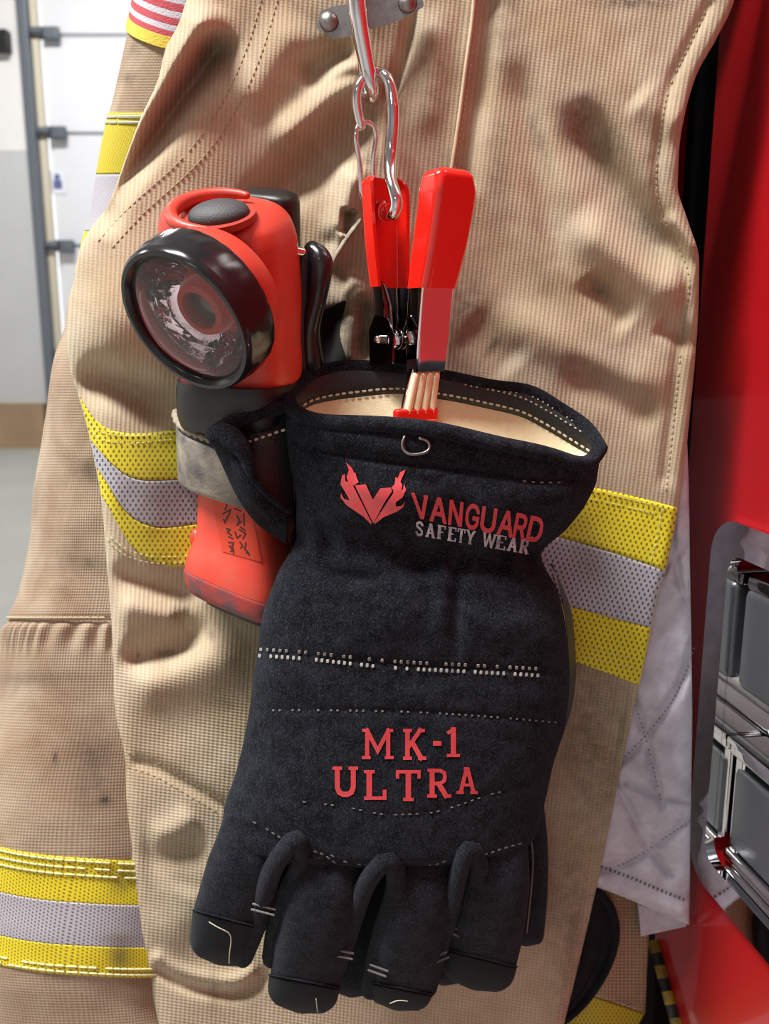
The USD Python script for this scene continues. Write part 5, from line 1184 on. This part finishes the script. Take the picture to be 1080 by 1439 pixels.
# black back plate, clip and screw
bk = ring_sections([(372, 268, 42, 34, 8, 2.8, 4), (376, 274, 42, 42, 10, 3, 5), (382, 300, 40, 38, 10, 3.2, 5), (388, 345, 38, 32, 9, 3.2, 5), (392, 400, 35, 30, 9, 3.2, 5), (398, 470, 30, 32, 9, 3.2, 5), (404, 545, 26, 36, 9, 3.2, 5)], 60, 40)
part('back_plate', loft(bk), 'black_plastic', fl_, smooth=40, label='black back plate behind the housing')
cp = spl([(440, 352, 34), (449, 362, 36), (450, 390, 37), (445, 420, 35), (437, 455, 32), (436, 490, 28), (444, 540, 22)], 60)
cr_ = np.interp(np.linspace(0, 1, 60), [0, .1, .35, .6, .8, 1], [0.0046, 0.0056, 0.0048, 0.0046, 0.006, 0.0066])
part('belt_clip', rtube(W(*cp.T), cr_, sides=16), 'glossy_black', fl_, smooth=True, label='glossy black belt clip')
part('clip_mount', rtube(W(*spl([(425, 365, 34), (424, 420, 32), (422, 480, 29), (428, 535, 24)], 30).T), 0.0052, sides=12), 'black_rubber', fl_, smooth=True)
part('clip_screw', [put(lathe([(0, .0012), (.0016, .001), (.0024, .0002), (.0024, -.004), (0, -.004)], 20), frame(W(416, 347, 44), (0, 1, 0), (0, 0, 1), (1, 0, 0))), rtube(W(np.array([412, 424]), np.array([352, 354]), np.array([44, 42])), 0.0022, sides=12)], 'chrome', fl_, smooth=40)
# label plate on the grip with handwriting
def grip_d(px, py):
    return _gd(np.stack([np.asarray(px, float), np.asarray(py, float)], -1))
def to_px(P):
    r = P - CAM; X_ = r[..., 0]; fwd = r[..., 1] * CP - r[..., 2] * SP; upv = r[..., 1] * SP + r[..., 2] * CP
    return np.stack([540 + FPX * X_ / fwd, 719.5 - FPX * upv / fwd, (Y0 - P[..., 1]) * 1000], -1)
gp = to_px(hand).reshape(-1, 3); cen = to_px(hand)[..., 2].mean(1, keepdims=True).repeat(64, 1).ravel()
gp = gp[gp[:, 2] > cen - 2]
_gd = LinearNDInterpolator(gp[:, :2], gp[:, 2], fill_value=45.0)
lab = Polygon([(296, 696), (352, 712), (368, 790), (312, 775)])
part('label_plate', decal(lab.buffer(-2).buffer(2), grip_d, 0.1, 0.4, 6), 'label_red', fl_, smooth=30, label='orange-red label plate on the grip')
ink = [[(312, 705), (320, 704), (318, 712), (316, 716)], [(313, 722), (324, 716), (322, 722), (317, 732)], [(316, 735), (314, 730)], [(318, 743), (323, 744), (319, 748), (325, 752)], [(321, 754), (327, 757)], [(321, 762), (328, 763), (325, 771), (322, 767)], [(324, 775), (328, 772)], [(326, 766), (328, 777)],
       [(328, 708), (336, 713), (341, 708)], [(330, 715), (338, 718)], [(333, 725), (336, 731), (333, 738), (339, 733)], [(342, 722), (343, 738)], [(330, 748), (333, 756), (338, 752)], [(336, 744), (345, 750), (341, 757)], [(337, 762), (341, 768), (338, 770)], [(345, 763), (344, 772), (349, 777)], [(346, 776), (350, 780)], [(338, 741), (344, 745)]]
part('handwriting', decal(union_all([LineString(q).buffer(1.1) for q in ink]), grip_d, 0.45, 0.2, 5), 'marker_ink', fl_, smooth=False, label='black marker handwriting')
# small red swivel ring at the grip's left
part('swivel', put(mf.Manifold.sphere(1, 24).scale((0.0036, 0.0036, 0.0058)), frame(W(276, 757, 8), (1, 0, 0), (0, 1, 0), (0, 0, 1))), 'red_plastic', fl_, smooth=True)
part('swivel_pin', rtube(W(np.array([276, 277]), np.array([749, 763]), np.array([11, 11])), 0.0013, sides=12), 'chrome', fl_, smooth=40)

# ================================================================== STRAP OF THE COAT AROUND THE LAMP
sA = spl([(250, 585, -3), (246, 592, 14), (252, 606, 27), (275, 620, 36), (305, 632, 40), (345, 648, 40), (400, 665, 26)], 80)
sB = spl([(252, 668, -5), (250, 674, 12), (262, 686, 25), (285, 697, 33), (312, 706, 36), (345, 716, 36), (400, 730, 24)], 80)
g = ribbon(sA, sB, 0, 14); g[..., 2] += 1.5 * np.sin(np.linspace(0, np.pi, 14))[:, None]
part('lamp_strap', sheet(W(g[..., 0], g[..., 1], g[..., 2]), W(g[..., 0], g[..., 1], g[..., 2] - 2.2)), 'strap_webbing', coat, smooth=True, label='worn grey strap holding the lamp')
part('strap_edge', rtube(W(sA[:, 0], sA[:, 1] - 9, sA[:, 2] - 2), 0.0017 * (1 + .25 * np.sin(np.arange(80) * 1.7)), sides=8), 'strap_edge', coat, smooth=True, label='fuzzy pale edge of the lamp strap')
g = ribbon(sA + [0, -7, -0.8], sA + [0, 3, -0.4], 0, 4)
part('strap_elastic', sheet(W(g[..., 0], g[..., 1], g[..., 2]), W(g[..., 0], g[..., 1], g[..., 2] - 1.6)), 'black_rubber', coat, smooth=True, label='black elastic along the lamp strap')

# ================================================================== BLACK LEATHER PIECE behind the coat's lower edge
bo = W(820, 1340, -20)
bl = thing('leather_flap', 'black leather flap with bound edge hanging behind the coat at lower right', 'leather flap', bo)
fo_ = spl([(838, 1252), (850, 1264), (861, 1284), (865, 1310), (857, 1348), (836, 1388), (800, 1428), (765, 1450)], 60)
inn = spl([(800, 1240), (790, 1270), (780, 1300), (775, 1340), (765, 1380), (752, 1410), (740, 1440), (735, 1460)], 60)
g = ribbon(np.c_[inn, np.full(60, -16.)], np.c_[fo_, np.full(60, -17.)], 0, 24); g[..., 2] += 4 * np.sin(np.linspace(0, np.pi, 24))[:, None] + gaussian_filter(RNG.normal(size=(24, 60)), 4) * 4
part('panel', sheet(W(g[..., 0], g[..., 1], g[..., 2]), W(g[..., 0], g[..., 1], g[..., 2] - 3)), 'black_cap_leather', bl, smooth=True)
part('binding', rtube(W(fo_[:, 0], fo_[:, 1], np.full(60, -15.5)), 0.0026, sides=12), 'black_cap_leather', bl, smooth=True)
part('inner_seam', rtube(W(fo_[:, 0] - 17, fo_[:, 1] + 2, np.full(60, -14.0)), 0.0011, sides=8), 'black_cap_leather', bl, smooth=True)
